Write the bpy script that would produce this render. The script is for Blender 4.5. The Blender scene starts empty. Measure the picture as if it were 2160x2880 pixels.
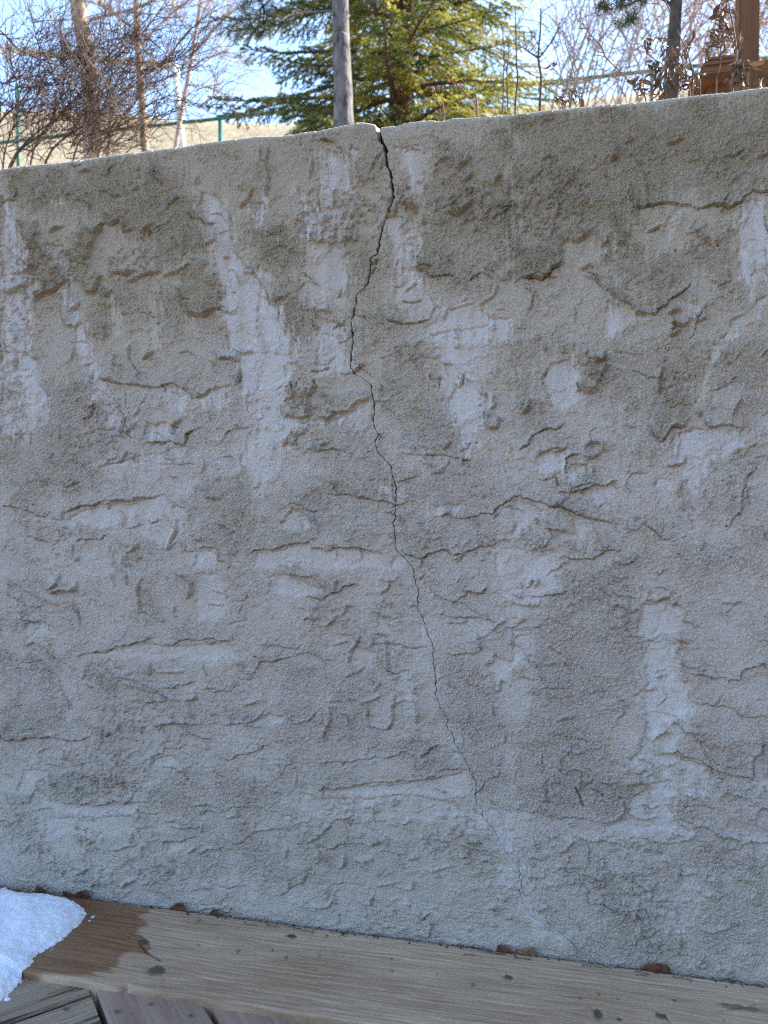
import bpy, bmesh, math, random
import numpy as np
from mathutils import Vector, Matrix

scene = bpy.context.scene
COL = scene.collection

# ------------------------------------------------------------------ camera
F_PX, CX, CY = 2083.0, 1080.0, 1440.0          # focal length and centre for a 2160 x 2880 frame
YAW, PITCH = math.radians(12.1), math.radians(-1.68)
DIST = 1.365
CAM = Vector((DIST * math.sin(YAW), -DIST * math.cos(YAW), 0.832))
cam_data = bpy.data.cameras.new("camera")
cam = bpy.data.objects.new("camera", cam_data)
COL.objects.link(cam)
cam.location = CAM
cam.rotation_euler = (math.pi / 2 + PITCH, 0, YAW)
cam_data.sensor_fit = 'HORIZONTAL'
cam_data.sensor_width = 36.0
cam_data.lens = 36.0 * F_PX / 2160.0
cam_data.clip_start = 0.02
cam_data.clip_end = 2000
cam_data.dof.use_dof = True
cam_data.dof.focus_distance = 1.36
cam_data.dof.aperture_fstop = 7.0
scene.camera = cam

# ------------------------------------------------------------------ sky and sun
SUN_AZ = math.radians(57.0)       # from +y towards +x
SUN_EL = math.radians(35.0)
world = bpy.data.worlds.new("World")
scene.world = world
world.use_nodes = True
wn = world.node_tree
for n in list(wn.nodes):
    wn.nodes.remove(n)
sky = wn.nodes.new('ShaderNodeTexSky')
sky.sky_type = 'NISHITA'
sky.sun_disc = False
sky.sun_elevation = SUN_EL
sky.sun_rotation = SUN_AZ
sky.altitude = 1000
sky.air_density = 1.0
sky.dust_density = 0.0
sky.ozone_density = 1.0
bg = wn.nodes.new('ShaderNodeBackground')
bg.inputs['Strength'].default_value = 0.15
wo = wn.nodes.new('ShaderNodeOutputWorld')
wn.links.new(sky.outputs[0], bg.inputs['Color'])
wn.links.new(bg.outputs[0], wo.inputs['Surface'])

sun_d = bpy.data.lights.new("sun", 'SUN')
sun_d.energy = 3.6
sun_d.angle = math.radians(0.5)
sun_d.color = (1.0, 0.94, 0.85)
sun = bpy.data.objects.new("sun", sun_d)
COL.objects.link(sun)
sdir = Vector((math.sin(SUN_AZ) * math.cos(SUN_EL), math.cos(SUN_AZ) * math.cos(SUN_EL), math.sin(SUN_EL)))
sun.rotation_euler = sdir.to_track_quat('Z', 'Y').to_euler()
sun.location = (3, 6, 8)

scene.view_settings.view_transform = 'Standard'
scene.view_settings.look = 'None'
scene.view_settings.gamma = 1.0
scene.view_settings.exposure = 2.35
scene.render.engine = 'CYCLES'
scene.cycles.max_bounces = 6
scene.cycles.diffuse_bounces = 3
scene.cycles.filter_width = 1.15
scene.cycles.use_denoising = False      # keep the sandy grain; what is left reads as sensor noise

# ------------------------------------------------------------------ pixel rays (authoring aid)
ROT = (Matrix.Rotation(YAW, 3, 'Z') @ Matrix.Rotation(math.pi / 2 + PITCH, 3, 'X'))
RN = np.array(ROT)
CN = np.array(CAM)


def ray(px, py):
    d = np.array([(px - CX) / F_PX, -(py - CY) / F_PX, -1.0])
    return RN @ d


def PY(px, py, y):
    """point seen at pixel (px, py) on the vertical plane at world y"""
    d = ray(px, py)
    t = (y - CN[1]) / d[1]
    return Vector(CN + d * t)


def PZ(px, py, z):
    """point seen at pixel (px, py) on the horizontal plane at height z"""
    d = ray(px, py)
    t = (z - CN[2]) / d[2]
    return Vector(CN + d * t)


CROPS = {'A': (0, 440, .434), 'B': (720, 320, .434), 'C': (1440, 260, .434), 'D': (0, 960, .434), 'E': (720, 960, .434),
         'F': (1440, 960, .434), 'G': (0, 1600, .434), 'H': (720, 1600, .434), 'I': (1440, 1600, .434),
         'J': (720, 2200, .434), 'K': (1440, 2200, .434), 'L': (0, 2440, .434), 'M': (600, 2480, .434),
         'N': (1300, 2500, .5184), 'O': (0, 2180, .434), 'Z': (0, 0, 1.302),
         'a': (0, 0, .434), 'b': (600, 0, .434), 'c': (1200, 0, .28933), 'd': (1600, 0, .33755),
         'e': (1850, 0, .18686), 'f': (0, 0, .1989), 'g': (0, 2660, .1989), 'h': (240, 2740, .4581), 'S': (0, 0, 1.0)}


def src(c, pts):
    ox, oy, s = CROPS[c]
    return [(ox + x * s, oy + y * s) for x, y in pts]


def wallpts(c, pts):
    out = []
    for px, py in src(c, pts):
        p = PY(px, py, 0.0)
        out.append((p.x, p.z))
    return np.array(out)


# ------------------------------------------------------------------ noise
_rng = np.random.default_rng(7)
_ang = _rng.random((512, 512)) * 2 * np.pi
_GX, _GY = np.cos(_ang).astype(np.float32), np.sin(_ang).astype(np.float32)


def noise2(x, y, seed=0):
    x = np.asarray(x, dtype=np.float32) + np.float32(seed * 37.31 + 100)
    y = np.asarray(y, dtype=np.float32) + np.float32(seed * 17.77 + 100)
    xi = np.floor(x).astype(np.int32)
    yi = np.floor(y).astype(np.int32)
    fx, fy = x - xi, y - yi
    u = fx * fx * fx * (fx * (fx * 6 - 15) + 10)
    v = fy * fy * fy * (fy * (fy * 6 - 15) + 10)
    x0, x1, y0, y1 = xi & 511, (xi + 1) & 511, yi & 511, (yi + 1) & 511
    n00 = _GX[y0, x0] * fx + _GY[y0, x0] * fy
    n10 = _GX[y0, x1] * (fx - 1) + _GY[y0, x1] * fy
    n01 = _GX[y1, x0] * fx + _GY[y1, x0] * (fy - 1)
    n11 = _GX[y1, x1] * (fx - 1) + _GY[y1, x1] * (fy - 1)
    a = n00 + u * (n10 - n00)
    b = n01 + u * (n11 - n01)
    return (a + v * (b - a)) * 1.5


def sstep(a, b, x):
    t = np.clip((x - a) / (b - a), 0, 1)
    return t * t * (3 - 2 * t)


# ------------------------------------------------------------------ object helpers
def tag(o, label=None, cat=None, group=None, kind=None):
    if label: o['label'] = label
    if cat: o['category'] = cat
    if group: o['group'] = group
    if kind: o['kind'] = kind
    return o


def empty(name, loc=(0, 0, 0)):
    o = bpy.data.objects.new(name, None)
    o.empty_display_size = 0.1
    COL.objects.link(o)
    o.location = loc
    return o


def mesh_obj(name, verts, faces, mat, parent=None, smooth=True):
    me = bpy.data.meshes.new(name)
    if isinstance(verts, np.ndarray):
        verts = verts.astype(np.float32)
        nv = len(verts)
        faces = np.asarray(faces, dtype=np.int32)
        k = faces.shape[1]
        me.vertices.add(nv)
        me.vertices.foreach_set('co', verts.ravel())
        me.loops.add(faces.size)
        me.loops.foreach_set('vertex_index', faces.ravel())
        me.polygons.add(len(faces))
        me.polygons.foreach_set('loop_start', np.arange(0, faces.size, k, dtype=np.int32))
        me.update(calc_edges=True)
    else:
        me.from_pydata(verts, [], faces)
    if smooth:
        me.polygons.foreach_set('use_smooth', np.ones(len(me.polygons), dtype=bool))
    me.materials.append(mat)
    o = bpy.data.objects.new(name, me)
    COL.objects.link(o)
    if parent is not None:
        o.parent = parent
        o.matrix_parent_inverse = Matrix.Translation(-Vector(parent.location))
    return o


class MB:
    """collects tubes, boxes and quads for one mesh"""
    def __init__(self):
        self.v, self.f = [], []

    def tube(self, pts, radii, sides=6, cap=True):
        pts = [Vector(p) for p in pts]
        n = len(pts)
        base = len(self.v)
        ref = Vector((0.13, 0.27, 0.95))
        t0 = (pts[1] - pts[0]).normalized()
        a = t0.cross(ref)
        if a.length < 1e-3:
            a = t0.cross(Vector((1, 0, 0)))
        a.normalize()
        for i in range(n):
            t = (pts[min(i + 1, n - 1)] - pts[max(i - 1, 0)])
            if t.length < 1e-9:
                t = t0.copy()
            t.normalize()
            a = (a - t * a.dot(t))
            if a.length < 1e-6:
                a = t.orthogonal()
            a.normalize()
            b = t.cross(a)
            r = radii[i] if hasattr(radii, '__len__') else radii
            for k in range(sides):
                w = 2 * math.pi * k / sides
                self.v.append(tuple(pts[i] + (a * math.cos(w) + b * math.sin(w)) * r))
        for i in range(n - 1):
            for k in range(sides):
                p, q = base + i * sides + k, base + i * sides + (k + 1) % sides
                self.f.append((p, q, q + sides, p + sides))
        if cap:
            self.f.append(tuple(base + k for k in reversed(range(sides))))
            self.f.append(tuple(base + (n - 1) * sides + k for k in range(sides)))

    def box(self, c, size, rot=None):
        c = Vector(c)
        b = len(self.v)
        for sx in (-.5, .5):
            for sy in (-.5, .5):
                for sz in (-.5, .5):
                    p = Vector((sx * size[0], sy * size[1], sz * size[2]))
                    if rot is not None:
                        p = rot @ p
                    self.v.append(tuple(c + p))
        for q in ((0, 1, 3, 2), (4, 6, 7, 5), (0, 4, 5, 1), (2, 3, 7, 6), (0, 2, 6, 4), (1, 5, 7, 3)):
            self.f.append(tuple(b + i for i in q))

    def build(self, name, mat, parent=None, smooth=True):
        return mesh_obj(name, self.v, self.f, mat, parent, smooth)


# ------------------------------------------------------------------ material helpers
def new_mat(name):
    m = bpy.data.materials.new(name)
    m.use_nodes = True
    nt = m.node_tree
    b = nt.nodes['Principled BSDF']
    return m, nt, b


def N(nt, typ, **kw):
    n = nt.nodes.new(typ)
    for k, v in kw.items():
        if k in n.inputs:
            n.inputs[k].default_value = v
        else:
            setattr(n, k, v)
    return n


def ramp(nt, fac, stops):
    r = nt.nodes.new('ShaderNodeValToRGB')
    el = r.color_ramp.elements
    el[0].position, el[0].color = stops[0][0], (*stops[0][1], 1)
    el[1].position, el[1].color = stops[-1][0], (*stops[-1][1], 1)
    for p, c in stops[1:-1]:
        e = el.new(p)
        e.color = (*c, 1)
    nt.links.new(fac, r.inputs[0])
    return r


def noise_mat(name, stops, scale=20, detail=6, rough=0.8, bump=0.0, stretch=(1, 1, 1), spec=0.3, bscale=None):
    m, nt, b = new_mat(name)
    tc = N(nt, 'ShaderNodeTexCoord')
    mp = N(nt, 'ShaderNodeMapping')
    mp.inputs['Scale'].default_value = stretch
    nt.links.new(tc.outputs['Object'], mp.inputs[0])
    nz = N(nt, 'ShaderNodeTexNoise', Scale=scale, Detail=detail, Roughness=0.6)
    nt.links.new(mp.outputs[0], nz.inputs['Vector'])
    r = ramp(nt, nz.outputs['Fac'], stops)
    nt.links.new(r.outputs[0], b.inputs['Base Color'])
    b.inputs['Roughness'].default_value = rough
    b.inputs['Specular IOR Level'].default_value = spec
    if bump:
        n2 = N(nt, 'ShaderNodeTexNoise', Scale=bscale or scale * 2, Detail=6)
        nt.links.new(mp.outputs[0], n2.inputs['Vector'])
        bp = N(nt, 'ShaderNodeBump', Strength=bump, Distance=0.01)
        nt.links.new(n2.outputs['Fac'], bp.inputs['Height'])
        nt.links.new(bp.outputs[0], b.inputs['Normal'])
    return m

# ================================================================== the plastered wall
FE = []
def L(c, t, pts, fade=20): FE.append(('L', c, t, pts, fade))
def W(c, h, w, pts): FE.append(('W', c, h, w, pts))
def Pa(c, t, pts, tint=.15): FE.append(('P', c, t, pts, tint))
def Sm(c, pts, d=1.4, light=1.0): FE.append(('S', c, d, pts, light))
def Ro(c, pts, amt=.5, tint=.2): FE.append(('R', c, amt, pts, tint))
def Cr(c, a, box): FE.append(('K', c, a, box))
def Bl(c, h, x, y, r): FE.append(('B', c, h, x, y, r))
def Gr(c, d, w, pts): FE.append(('G', c, d, w, pts))

# rough, browner coat
Ro('D', [(60,250),(560,280),(700,500),(800,700),(640,810),(900,860),(900,950),(500,980),(0,960),(0,330)], .5, .22)
Ro('E', [(760,300),(860,60),(1120,60),(1180,220),(1220,350),(1220,500),(1280,620),(1100,700),(950,690),(850,560),(780,450)], .5, .3)
Ro('I', [(150,300),(350,30),(640,50),(660,300),(830,500),(850,760),(800,860),(860,940),(760,1030),(830,1180),(740,1260),(740,1475),(0,1475),(0,1050),(80,900),(100,780),(170,700),(140,500)], .45, .3)
Ro('B', [(0,740),(280,780),(300,900),(300,1100),(360,1250),(380,1475),(180,1475),(100,1230),(60,1000)], .7, .55)
Ro('B', [(600,880),(760,900),(820,960),(800,1150),(820,1300),(760,1475),(620,1400),(660,1150)], .5, .5)
Ro('A', [(60,90),(520,20),(1250,60),(1300,300),(1290,560),(1040,700),(840,560),(640,420),(330,420),(120,400)], .6, .5)
Ro('A', [(540,900),(1100,820),(1180,1000),(1420,1010),(1440,1198),(540,1198)], .35, .45)
Ro('B', [(1130,130),(1659,60),(1659,1100),(1340,1080),(1100,1040),(950,960),(1080,760),(1060,540),(1130,400)], .5, .55)
Ro('C', [(0,150),(1240,20),(1659,10),(1659,600),(1430,740),(860,740),(740,600),(600,1000),(330,1000),(0,1200)], .6, .6)
Ro('C', [(590,1060),(1100,980),(1440,900),(1440,1240),(1200,1200),(1010,1350),(860,1440)], .6, .5)
Ro('F', [(0,0),(430,60),(200,160),(150,350),(160,560),(0,680)], .5, .5)
Ro('F', [(620,0),(1330,0),(1200,200),(1160,430),(900,560),(880,850),(700,800),(580,560),(560,340)], .4, .35)
Ro('F', [(1380,0),(1659,0),(1659,650),(1500,560),(1450,300),(1280,400),(1260,300)], .5, .45)
Ro('F', [(1210,1000),(1500,900),(1480,1120),(1340,1250),(1659,1250),(1659,1475),(760,1475),(900,1250),(1200,1250)], .4, .2)
Ro('D', [(1200,1050),(1280,930),(1659,850),(1659,1330),(1490,1360),(1400,1335),(1180,1345),(1200,1150)], .45, .25)
Ro('E', [(0,850),(420,900),(440,700),(760,640),(880,850),(1100,760),(1440,800),(1560,1000),(1560,1300),(900,1330),(560,1320),(0,1340)], .4, .2)
Ro('G', [(0,560),(310,560),(400,790),(480,950),(640,1040),(0,1060)], .5, .15)
Ro('H', [(180,600),(680,640),(700,860),(860,1100),(1260,1130),(1180,900),(1150,540),(1500,640),(1570,800),(1659,1100),(1659,1475),(1440,1350),(1360,1240),(880,1210),(240,1250),(140,1000)], .42, .16)
Ro('O', [(300,60),(640,0),(1659,0),(1659,190),(1200,240),(900,160),(700,175),(350,170)], .45, .12)
Ro('O', [(1500,330),(1659,300),(1659,700),(1200,600),(1100,520),(1480,480)], .4, .12)
Ro('K', [(0,0),(760,0),(740,200),(680,250),(240,210),(0,160)], .4, .25)
Ro('K', [(370,860),(800,840),(900,1000),(780,1152),(400,1152),(360,1020)], .4, .22)
Ro('K', [(1200,400),(1659,440),(1659,1000),(1300,1152),(1180,860),(1220,600)], .35, .22)
Ro('J', [(0,0),(400,20),(260,60),(240,180),(0,180)], .45, .15)
Ro('J', [(0,360),(100,360),(240,520),(320,580),(230,680),(0,680)], .3, .15)

# smooth, scraped, paler areas
Sm('Z', [(435,410),(475,425),(500,470),(505,540),(560,600),(590,650),(640,740),(650,770),(620,830),(560,850),(520,850),(500,790),(478,700),(470,600),(448,520),(430,450)], 1.6)
Sm('A', [(0,200),(30,350),(100,430),(165,560),(170,650),(130,640),(70,560),(30,450),(0,400)])
Sm('A', [(0,560),(80,620),(150,780),(140,930),(200,1000),(210,1198),(100,1198),(60,1000),(0,900)], 1.0, .8)
Sm('A', [(300,560),(420,560),(430,700),(540,860),(420,880),(460,800),(330,640)], 1.5, .8)
Sm('A', [(1620,290),(1659,280),(1659,400),(1630,380)])
Sm('A', [(350,200),(400,230),(430,330),(370,310)], .5, .5)
Sm('Z', [(690,320),(740,330),(770,400),(760,470),(720,510),(650,510),(640,480),(690,440),(680,360)], 1.2, .9)
Sm('B', [(900,210),(1100,190),(1130,260),(1120,400),(1060,520),(980,480),(940,380),(900,320)], .8, .9)
Sm('B', [(600,195),(670,230),(660,260),(610,240)], 2)
Sm('B', [(840,660),(1000,680),(1080,780),(1040,900),(940,980),(860,880),(820,760)], .8, .8)
Sm('B', [(300,850),(560,820),(600,1000),(620,1200),(460,1280),(340,1240),(310,1000)], .6, .7)
Sm('B', [(0,1160),(80,1200),(180,1320),(220,1475),(0,1475)], 1.2)
Sm('B', [(950,1000),(1060,1020),(1060,1080),(1040,1130),(970,1150),(950,1060)], 1.2)
Sm('B', [(390,1300),(570,1380),(600,1475),(390,1475)], 1.2)
Sm('B', [(1100,1380),(1250,1250),(1400,1200),(1540,1320),(1659,1340),(1659,1475),(1100,1475)], .7, .8)
Sm('B', [(270,560),(370,560),(400,690),(340,720),(300,640)], 2); Sm('B', [(255,690),(320,680),(330,800),(270,780)], 2)
Sm('B', [(0,580),(60,560),(80,640),(30,730),(0,720)], 1.6); Sm('B', [(0,960),(60,1010),(150,1050),(100,1090),(0,1060)], 1.4)
Sm('C', [(1060,740),(1110,740),(1040,920),(1000,990),(970,980),(1010,850)], .7, .8)
Sm('C', [(1560,640),(1659,660),(1659,1050),(1560,1250),(1460,1230),(1470,1000),(1510,850),(1550,760)], .8, .9)
Sm('C', [(620,1330),(720,1400),(800,1450),(780,1500),(680,1580),(600,1600),(600,1420)], 1.0, .8)
Sm('C', [(1420,1500),(1540,1400),(1600,1330),(1659,1300),(1659,1360),(1560,1480),(1480,1613),(1340,1613)], .8, .8)
Sm('C', [(1100,1330),(1240,1380),(1200,1450),(1110,1440)], .8, .7); Sm('C', [(1110,1510),(1210,1540),(1190,1600),(1120,1570)], .8, .8)
Sm('F', [(1180,420),(1190,300),(1240,180),(1300,60),(1360,0),(1430,0),(1370,90),(1290,190),(1250,300),(1240,400)], .8, .7)
Sm('D', [(440,0),(560,0),(640,200),(660,330),(800,480),(860,640),(830,700),(740,560),(620,380),(560,250),(500,120)], 1.5, .9)
Sm('D', [(0,60),(160,60),(240,120),(180,220),(60,240),(0,200)], 1.4, .9); Sm('D', [(0,440),(80,480),(140,600),(160,660),(60,620),(0,600)], 1, .6)
Sm('D', [(1060,285),(1180,300),(1240,360),(1190,450),(1110,440),(1070,340)]); Sm('D', [(1290,360),(1440,280),(1480,290),(1480,400),(1400,500),(1340,430)])
Sm('D', [(1540,80),(1659,70),(1659,330),(1540,290)], .8, .9)
Sm('D', [(945,515),(1000,535),(1060,515),(1110,545),(1160,560),(1120,620),(1000,640),(930,620)], 2)
Sm('D', [(620,815),(820,760),(1190,680),(1300,700),(1290,790),(1100,800),(900,800)], .8, .7)
Sm('D', [(400,1150),(630,1060),(850,1045),(900,1020),(1060,1000),(1190,1080),(1200,1250),(1080,1330),(900,1250),(780,1180),(650,1220),(500,1200),(330,1160)], 1.2, .7)
Sm('D', [(1260,1350),(1400,1345),(1420,1400),(1400,1475),(1260,1475)], 1.2, .7)
Sm('E', [(270,510),(480,505),(610,460),(700,385),(760,385),(700,450),(560,520),(300,540)], 1.4); Sm('E', [(1140,240),(1220,230),(1260,300),(1190,300)], 1.5)
Sm('E', [(0,60),(230,80),(200,240),(140,400),(160,640),(0,700)], .6, .8)
Sm('E', [(1290,280),(1340,200),(1420,290),(1520,360),(1500,450),(1440,600),(1420,720),(1360,700),(1300,560),(1240,400)], 1.2, .9)
Sm('E', [(800,940),(900,940),(960,980),(1060,1035),(900,1035),(790,1010)], -1.5, .7); Sm('E', [(1105,1070),(1350,1065),(1350,1110),(1240,1120),(1150,1140),(1110,1110)], .6, .7)
Sm('E', [(230,1070),(330,1110),(380,1200),(300,1230),(180,1220),(140,1190),(180,1160)], 1.6, .7)
Sm('E', [(0,1370),(90,1365),(330,1310),(360,1350),(560,1340),(820,1370),(860,1475),(0,1475)], 1, .6); Sm('E', [(890,1390),(960,1400),(1000,1475),(880,1475)], .5, 1)
Sm('F', [(190,260),(210,190),(260,140),(380,115),(420,190),(440,280),(460,340),(400,430),(300,440),(230,380)], 1.6, .8)
Sm('F', [(150,750),(220,705),(330,710),(380,740),(320,830),(240,850),(170,830)], 2, .9); Sm('F', [(340,850),(380,800),(480,810),(500,860),(440,880),(370,890)], 2, .9)
Sm('F', [(450,980),(660,910),(700,950),(640,1050),(640,1110),(540,1080)], 1.4, .8)
Sm('F', [(1190,560),(1480,570),(1490,700),(1280,780),(1180,1000),(1190,1230),(1150,1230),(1130,1000),(1100,800),(1020,700),(1060,600)], 1.2, .9)
Sm('F', [(360,1120),(500,1150),(490,1250),(430,1290),(390,1210)], 1.5, .7); Sm('F', [(0,1030),(120,1050),(200,1100),(200,1240),(100,1200),(0,1300)], 1.2, .7)
Sm('F', [(920,880),(1040,900),(1060,1080),(960,1040)], .6, .6); Sm('F', [(388,1345),(430,1345),(435,1385),(395,1390)], 2, .8)
Sm('G', [(570,190),(610,200),(660,340),(630,330),(590,260)], 1, .7); Sm('G', [(1270,20),(1420,30),(1490,180),(1490,310),(1290,330),(1260,180)], .8, .6)
Sm('G', [(540,560),(760,510),(960,480),(1100,500),(1500,470),(1540,590),(1300,600),(1200,570),(960,600),(760,560)], 1.2, .6)
Sm('G', [(150,1300),(300,1300),(330,1400),(300,1475),(90,1475)], 1, .6); Sm('G', [(990,1230),(1110,1200),(1200,1280),(1050,1300),(980,1280)], 1.4, .6)
Sm('G', [(150,400),(170,360),(300,345),(330,400),(230,440)], 1.2, .5)
Sm('H', [(80,50),(190,30),(330,80),(460,140),(420,180),(280,190),(150,170),(90,140)], 1.4, .6); Sm('H', [(1050,350),(1110,390),(1140,490),(1080,520),(1050,440)], .3, 1)
Sm('H', [(800,310),(870,330),(880,420),(830,430),(790,370)], 1, .6); Sm('H', [(850,470),(900,490),(890,640),(870,680),(850,600)], 1.5, .7)
Sm('H', [(940,650),(1000,660),(1010,800),(1000,900),(1020,1050),(960,1060),(950,880),(900,740)], .9, .5)
Sm('H', [(420,1430),(700,1405),(900,1395),(1200,1350),(1370,1300),(1400,1370),(1420,1475),(430,1475)], 1.4, .6)
Sm('H', [(0,990),(80,930),(190,960),(180,1000),(40,1040)], 1.2, .6); Sm('H', [(1490,640),(1540,560),(1659,600),(1659,860),(1560,800),(1590,720)], 1.2, .7)
Sm('H', [(1260,1150),(1330,1210),(1390,1300),(1350,1290),(1280,1220)], .2, .8); Sm('H', [(600,560),(640,490),(740,520),(780,640),(680,650)], 1, .4)
Sm('I', [(830,240),(1000,190),(1100,240),(1090,380),(1040,480),(1080,680),(1140,760),(1180,850),(1280,900),(1240,920),(1100,940),(1000,1000),(900,1100),(930,1180),(1090,1220),(1320,1310),(1350,1475),(900,1475),(860,1350),(760,1240),(830,1180),(860,1000),(780,840),(870,740),(840,560),(810,420)], 1.8, .8)
Sm('I', [(0,400),(130,400),(140,500),(120,600),(0,620)], 1, .6); Sm('I', [(1150,1030),(1230,1020),(1220,1060)], 2, .6); Sm('I', [(1540,1250),(1640,1180),(1659,1475),(1540,1400)], 1.4, .6)
Sm('J', [(1390,120),(1440,200),(1560,170),(1659,180),(1659,500),(1560,400),(1500,330),(1380,330),(1360,280)], .8, .8); Sm('J', [(1540,540),(1659,520),(1659,700),(1560,640)], .5, .8)
Sm('J', [(270,60),(400,110),(700,100),(1000,80),(1300,130),(1360,260),(1000,250),(700,240),(430,240),(300,180)], .8, .4)
Sm('K', [(740,200),(780,100),(900,0),(1040,0),(1030,150),(1060,250),(1160,310),(1100,330),(900,350),(720,330),(600,300),(700,260)], 1.5, .8)
Sm('K', [(920,810),(1050,820),(1110,870),(1090,1000),(1060,860),(960,830)], 1.2, .7); Sm('K', [(30,500),(100,600),(130,800),(340,1000),(360,1060),(140,1000),(30,800)], .4, .7)
Sm('K', [(1080,600),(1190,600),(1200,660),(1090,680)], 1.5, .6); Sm('K', [(1500,390),(1659,390),(1659,440),(1520,430)], 1.2, .6)
Sm('O', [(240,110),(300,120),(300,160),(560,200),(720,190),(920,170),(920,230),(700,280),(500,260),(290,230),(250,190)], 1.2, .6)
Sm('O', [(300,270),(520,280),(860,260),(860,380),(640,420),(420,380),(280,420)], .8, .5); Sm('O', [(1080,440),(1200,430),(1180,480),(1090,500)], 1.3, .5)

for pts_, d_, l_ in (([(0,420),(25,440),(50,560),(90,620),(60,700),(70,800),(110,860),(60,900),(20,820),(0,760)], .9, .9), ([(140,560),(165,600),(175,690),(215,790),(245,850),(235,900),(200,840),(165,740),(150,660)], .9, .9),
                     ([(530,850),(640,830),(650,900),(610,1000),(560,1080),(520,1000),(540,920)], .6, .8), ([(690,720),(750,730),(750,800),(680,810)], .9, .9), ([(860,520),(900,560),(930,640),(960,680),(900,690),(850,640)], .6, .8),
                     ([(930,720),(1060,700),(1070,780),(1040,860),(1030,960),(990,980),(960,880),(940,800)], .7, .9), ([(1600,430),(1659,430),(1659,600),(1620,640),(1590,560)], .7, .9), ([(235,640),(255,640),(268,730),(245,730)], .2, .5), ([(315,630),(340,630),(350,750),(325,750)], .2, .5), ([(390,640),(410,640),(412,740),(395,730)], .2, .4),
                     ([(640,400),(690,430),(700,520),(650,500)], .8, .8), ([(1380,1440),(1440,1300),(1470,1440),(1500,1560),(1440,1640),(1400,1600)], .6, .7), ([(1060,1180),(1200,1190),(1210,1270),(1120,1330),(1080,1270)], .6, .7), ([(0,740),(90,780),(110,900),(60,960),(0,900)], .6, .7)):
    Sm('Z', pts_, d_, l_)

# raised patches
Pa('A', 4.5, [(540,460),(620,440),(665,420),(650,470),(630,545),(590,610),(575,680),(600,720),(680,770),(640,830),(610,905),(560,880),(500,790),(450,700),(430,600),(520,540)], .3)
Pa('A', 4, [(110,400),(230,410),(260,520),(300,560),(330,640),(380,690),(375,720),(440,790),(420,840),(340,880),(240,925),(215,870),(290,840),(270,790),(180,760),(200,660),(170,545)], .35)
Pa('A', 2.5, [(1160,740),(1240,660),(1280,620),(1330,660),(1340,720),(1410,740),(1410,820),(1450,860),(1430,950),(1460,970),(1400,1000),(1300,1030),(1210,1010),(1160,940),(1150,850),(1170,800)], .4)
Pa('A', 3, [(400,890),(480,900),(505,950),(470,1000),(520,1060),(480,1110),(430,1090),(395,940)], -.2)
Pa('C', 1.5, [(20,980),(330,960),(330,1080),(270,1160),(200,1200),(60,1210),(0,1250),(0,980)], .2)
Pa('D', 3, [(1395,60),(1440,40),(1530,70),(1530,115),(1420,120)], -.3)
Pa('E', 4, [(220,270),(380,260),(390,300),(340,380),(360,480),(270,500),(190,490),(150,430),(190,350)], .35)
Pa('E', 3.2, [(420,330),(560,300),(700,300),(750,370),(680,385),(600,455),(510,465),(480,495),(400,495),(430,420)], .1)
Pa('E', 5, [(1480,500),(1500,440),(1540,440),(1575,500),(1560,560),(1510,570),(1480,550)], .1)
Pa('F', 4.5, [(480,100),(600,60),(590,160),(570,260),(550,325),(500,325),(450,290),(430,200),(440,130)], .35)
Pa('F', 3.2, [(260,1000),(320,980),(360,1020),(330,1060),(260,1060)], 0)
Pa('F', 2.5, [(880,540),(920,440),(970,380),(960,300),(1060,300),(1100,420),(1140,500),(1120,545),(1040,550),(1000,590),(960,640),(920,600)], .25)
Pa('G', 4.5, [(250,80),(380,50),(480,90),(495,120),(470,145),(370,145),(355,170),(330,140)], .15)
Pa('H', 3.5, [(1330,130),(1480,100),(1495,130),(1470,155),(1380,150)], .1)
Pa('I', 2.6, [(1030,960),(1060,950),(1110,1020),(1240,1020),(1440,1050),(1600,1080),(1620,1160),(1550,1240),(1540,1360),(1320,1300),(1220,1100),(1130,1050)], .1)
Pa('O', 3, [(1150,260),(1240,260),(1250,300),(1300,330),(1270,345),(1200,340),(1130,335),(1150,300)], .1)
Pa('O', 2.4, [(60,90),(170,70),(225,110),(190,185),(60,190)], .1)

# ledges where one coat ends over another (drawn left to right: thicker above)
L('B', 4, [(380,180),(500,190),(560,230),(620,290)]); L('B', 3, [(950,980),(1000,995),(1060,1010),(1100,1040),(1180,1040),(1340,1080)])
L('B', 4.5, [(800,1300),(870,1340),(950,1355),(1050,1355),(1110,1330),(1160,1270),(1205,1210)]); L('B', 3, [(570,1360),(600,1330),(650,1300),(700,1320),(760,1370)])
L('B', 3, [(480,1390),(560,1370),(590,1330)])
L('C', 4, [(0,1250),(60,1210),(200,1200),(270,1160),(320,1080),(330,1000)]); L('C', 3.5, [(-230,1160),(-120,1160),(0,1250)], 12)
L('C', 5, [(740,590),(750,680),(790,740),(850,755),(880,735),(960,715),(1020,715),(1100,725),(1200,745),(1300,730),(1430,740),(1500,690),(1560,630),(1659,630),(1750,640)], 26)
L('C', 5, [(440,1120),(520,1180),(580,1245),(650,1300),(720,1360),(800,1420),(860,1440),(920,1440),(930,1410),(1000,1390),(1010,1350),(1090,1300),(1200,1200)], 24)
L('C', 3.5, [(830,1450),(790,1490),(730,1560),(670,1613),(600,1660)], 16); L('C', 3, [(100,1470),(130,1380),(150,1280)], 12)
L('D', 4.5, [(640,190),(650,250),(710,270),(760,265),(860,280),(980,298),(1080,272),(1150,290),(1210,310),(1260,365),(1330,335),(1400,290),(1440,272)], 24)
L('D', 4.5, [(920,665),(960,655),(1100,658),(1195,675),(1220,590),(1270,560),(1330,550)], 14); L('D', 1.5, [(610,815),(800,770),(1100,795),(1300,790)], 14)
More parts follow.
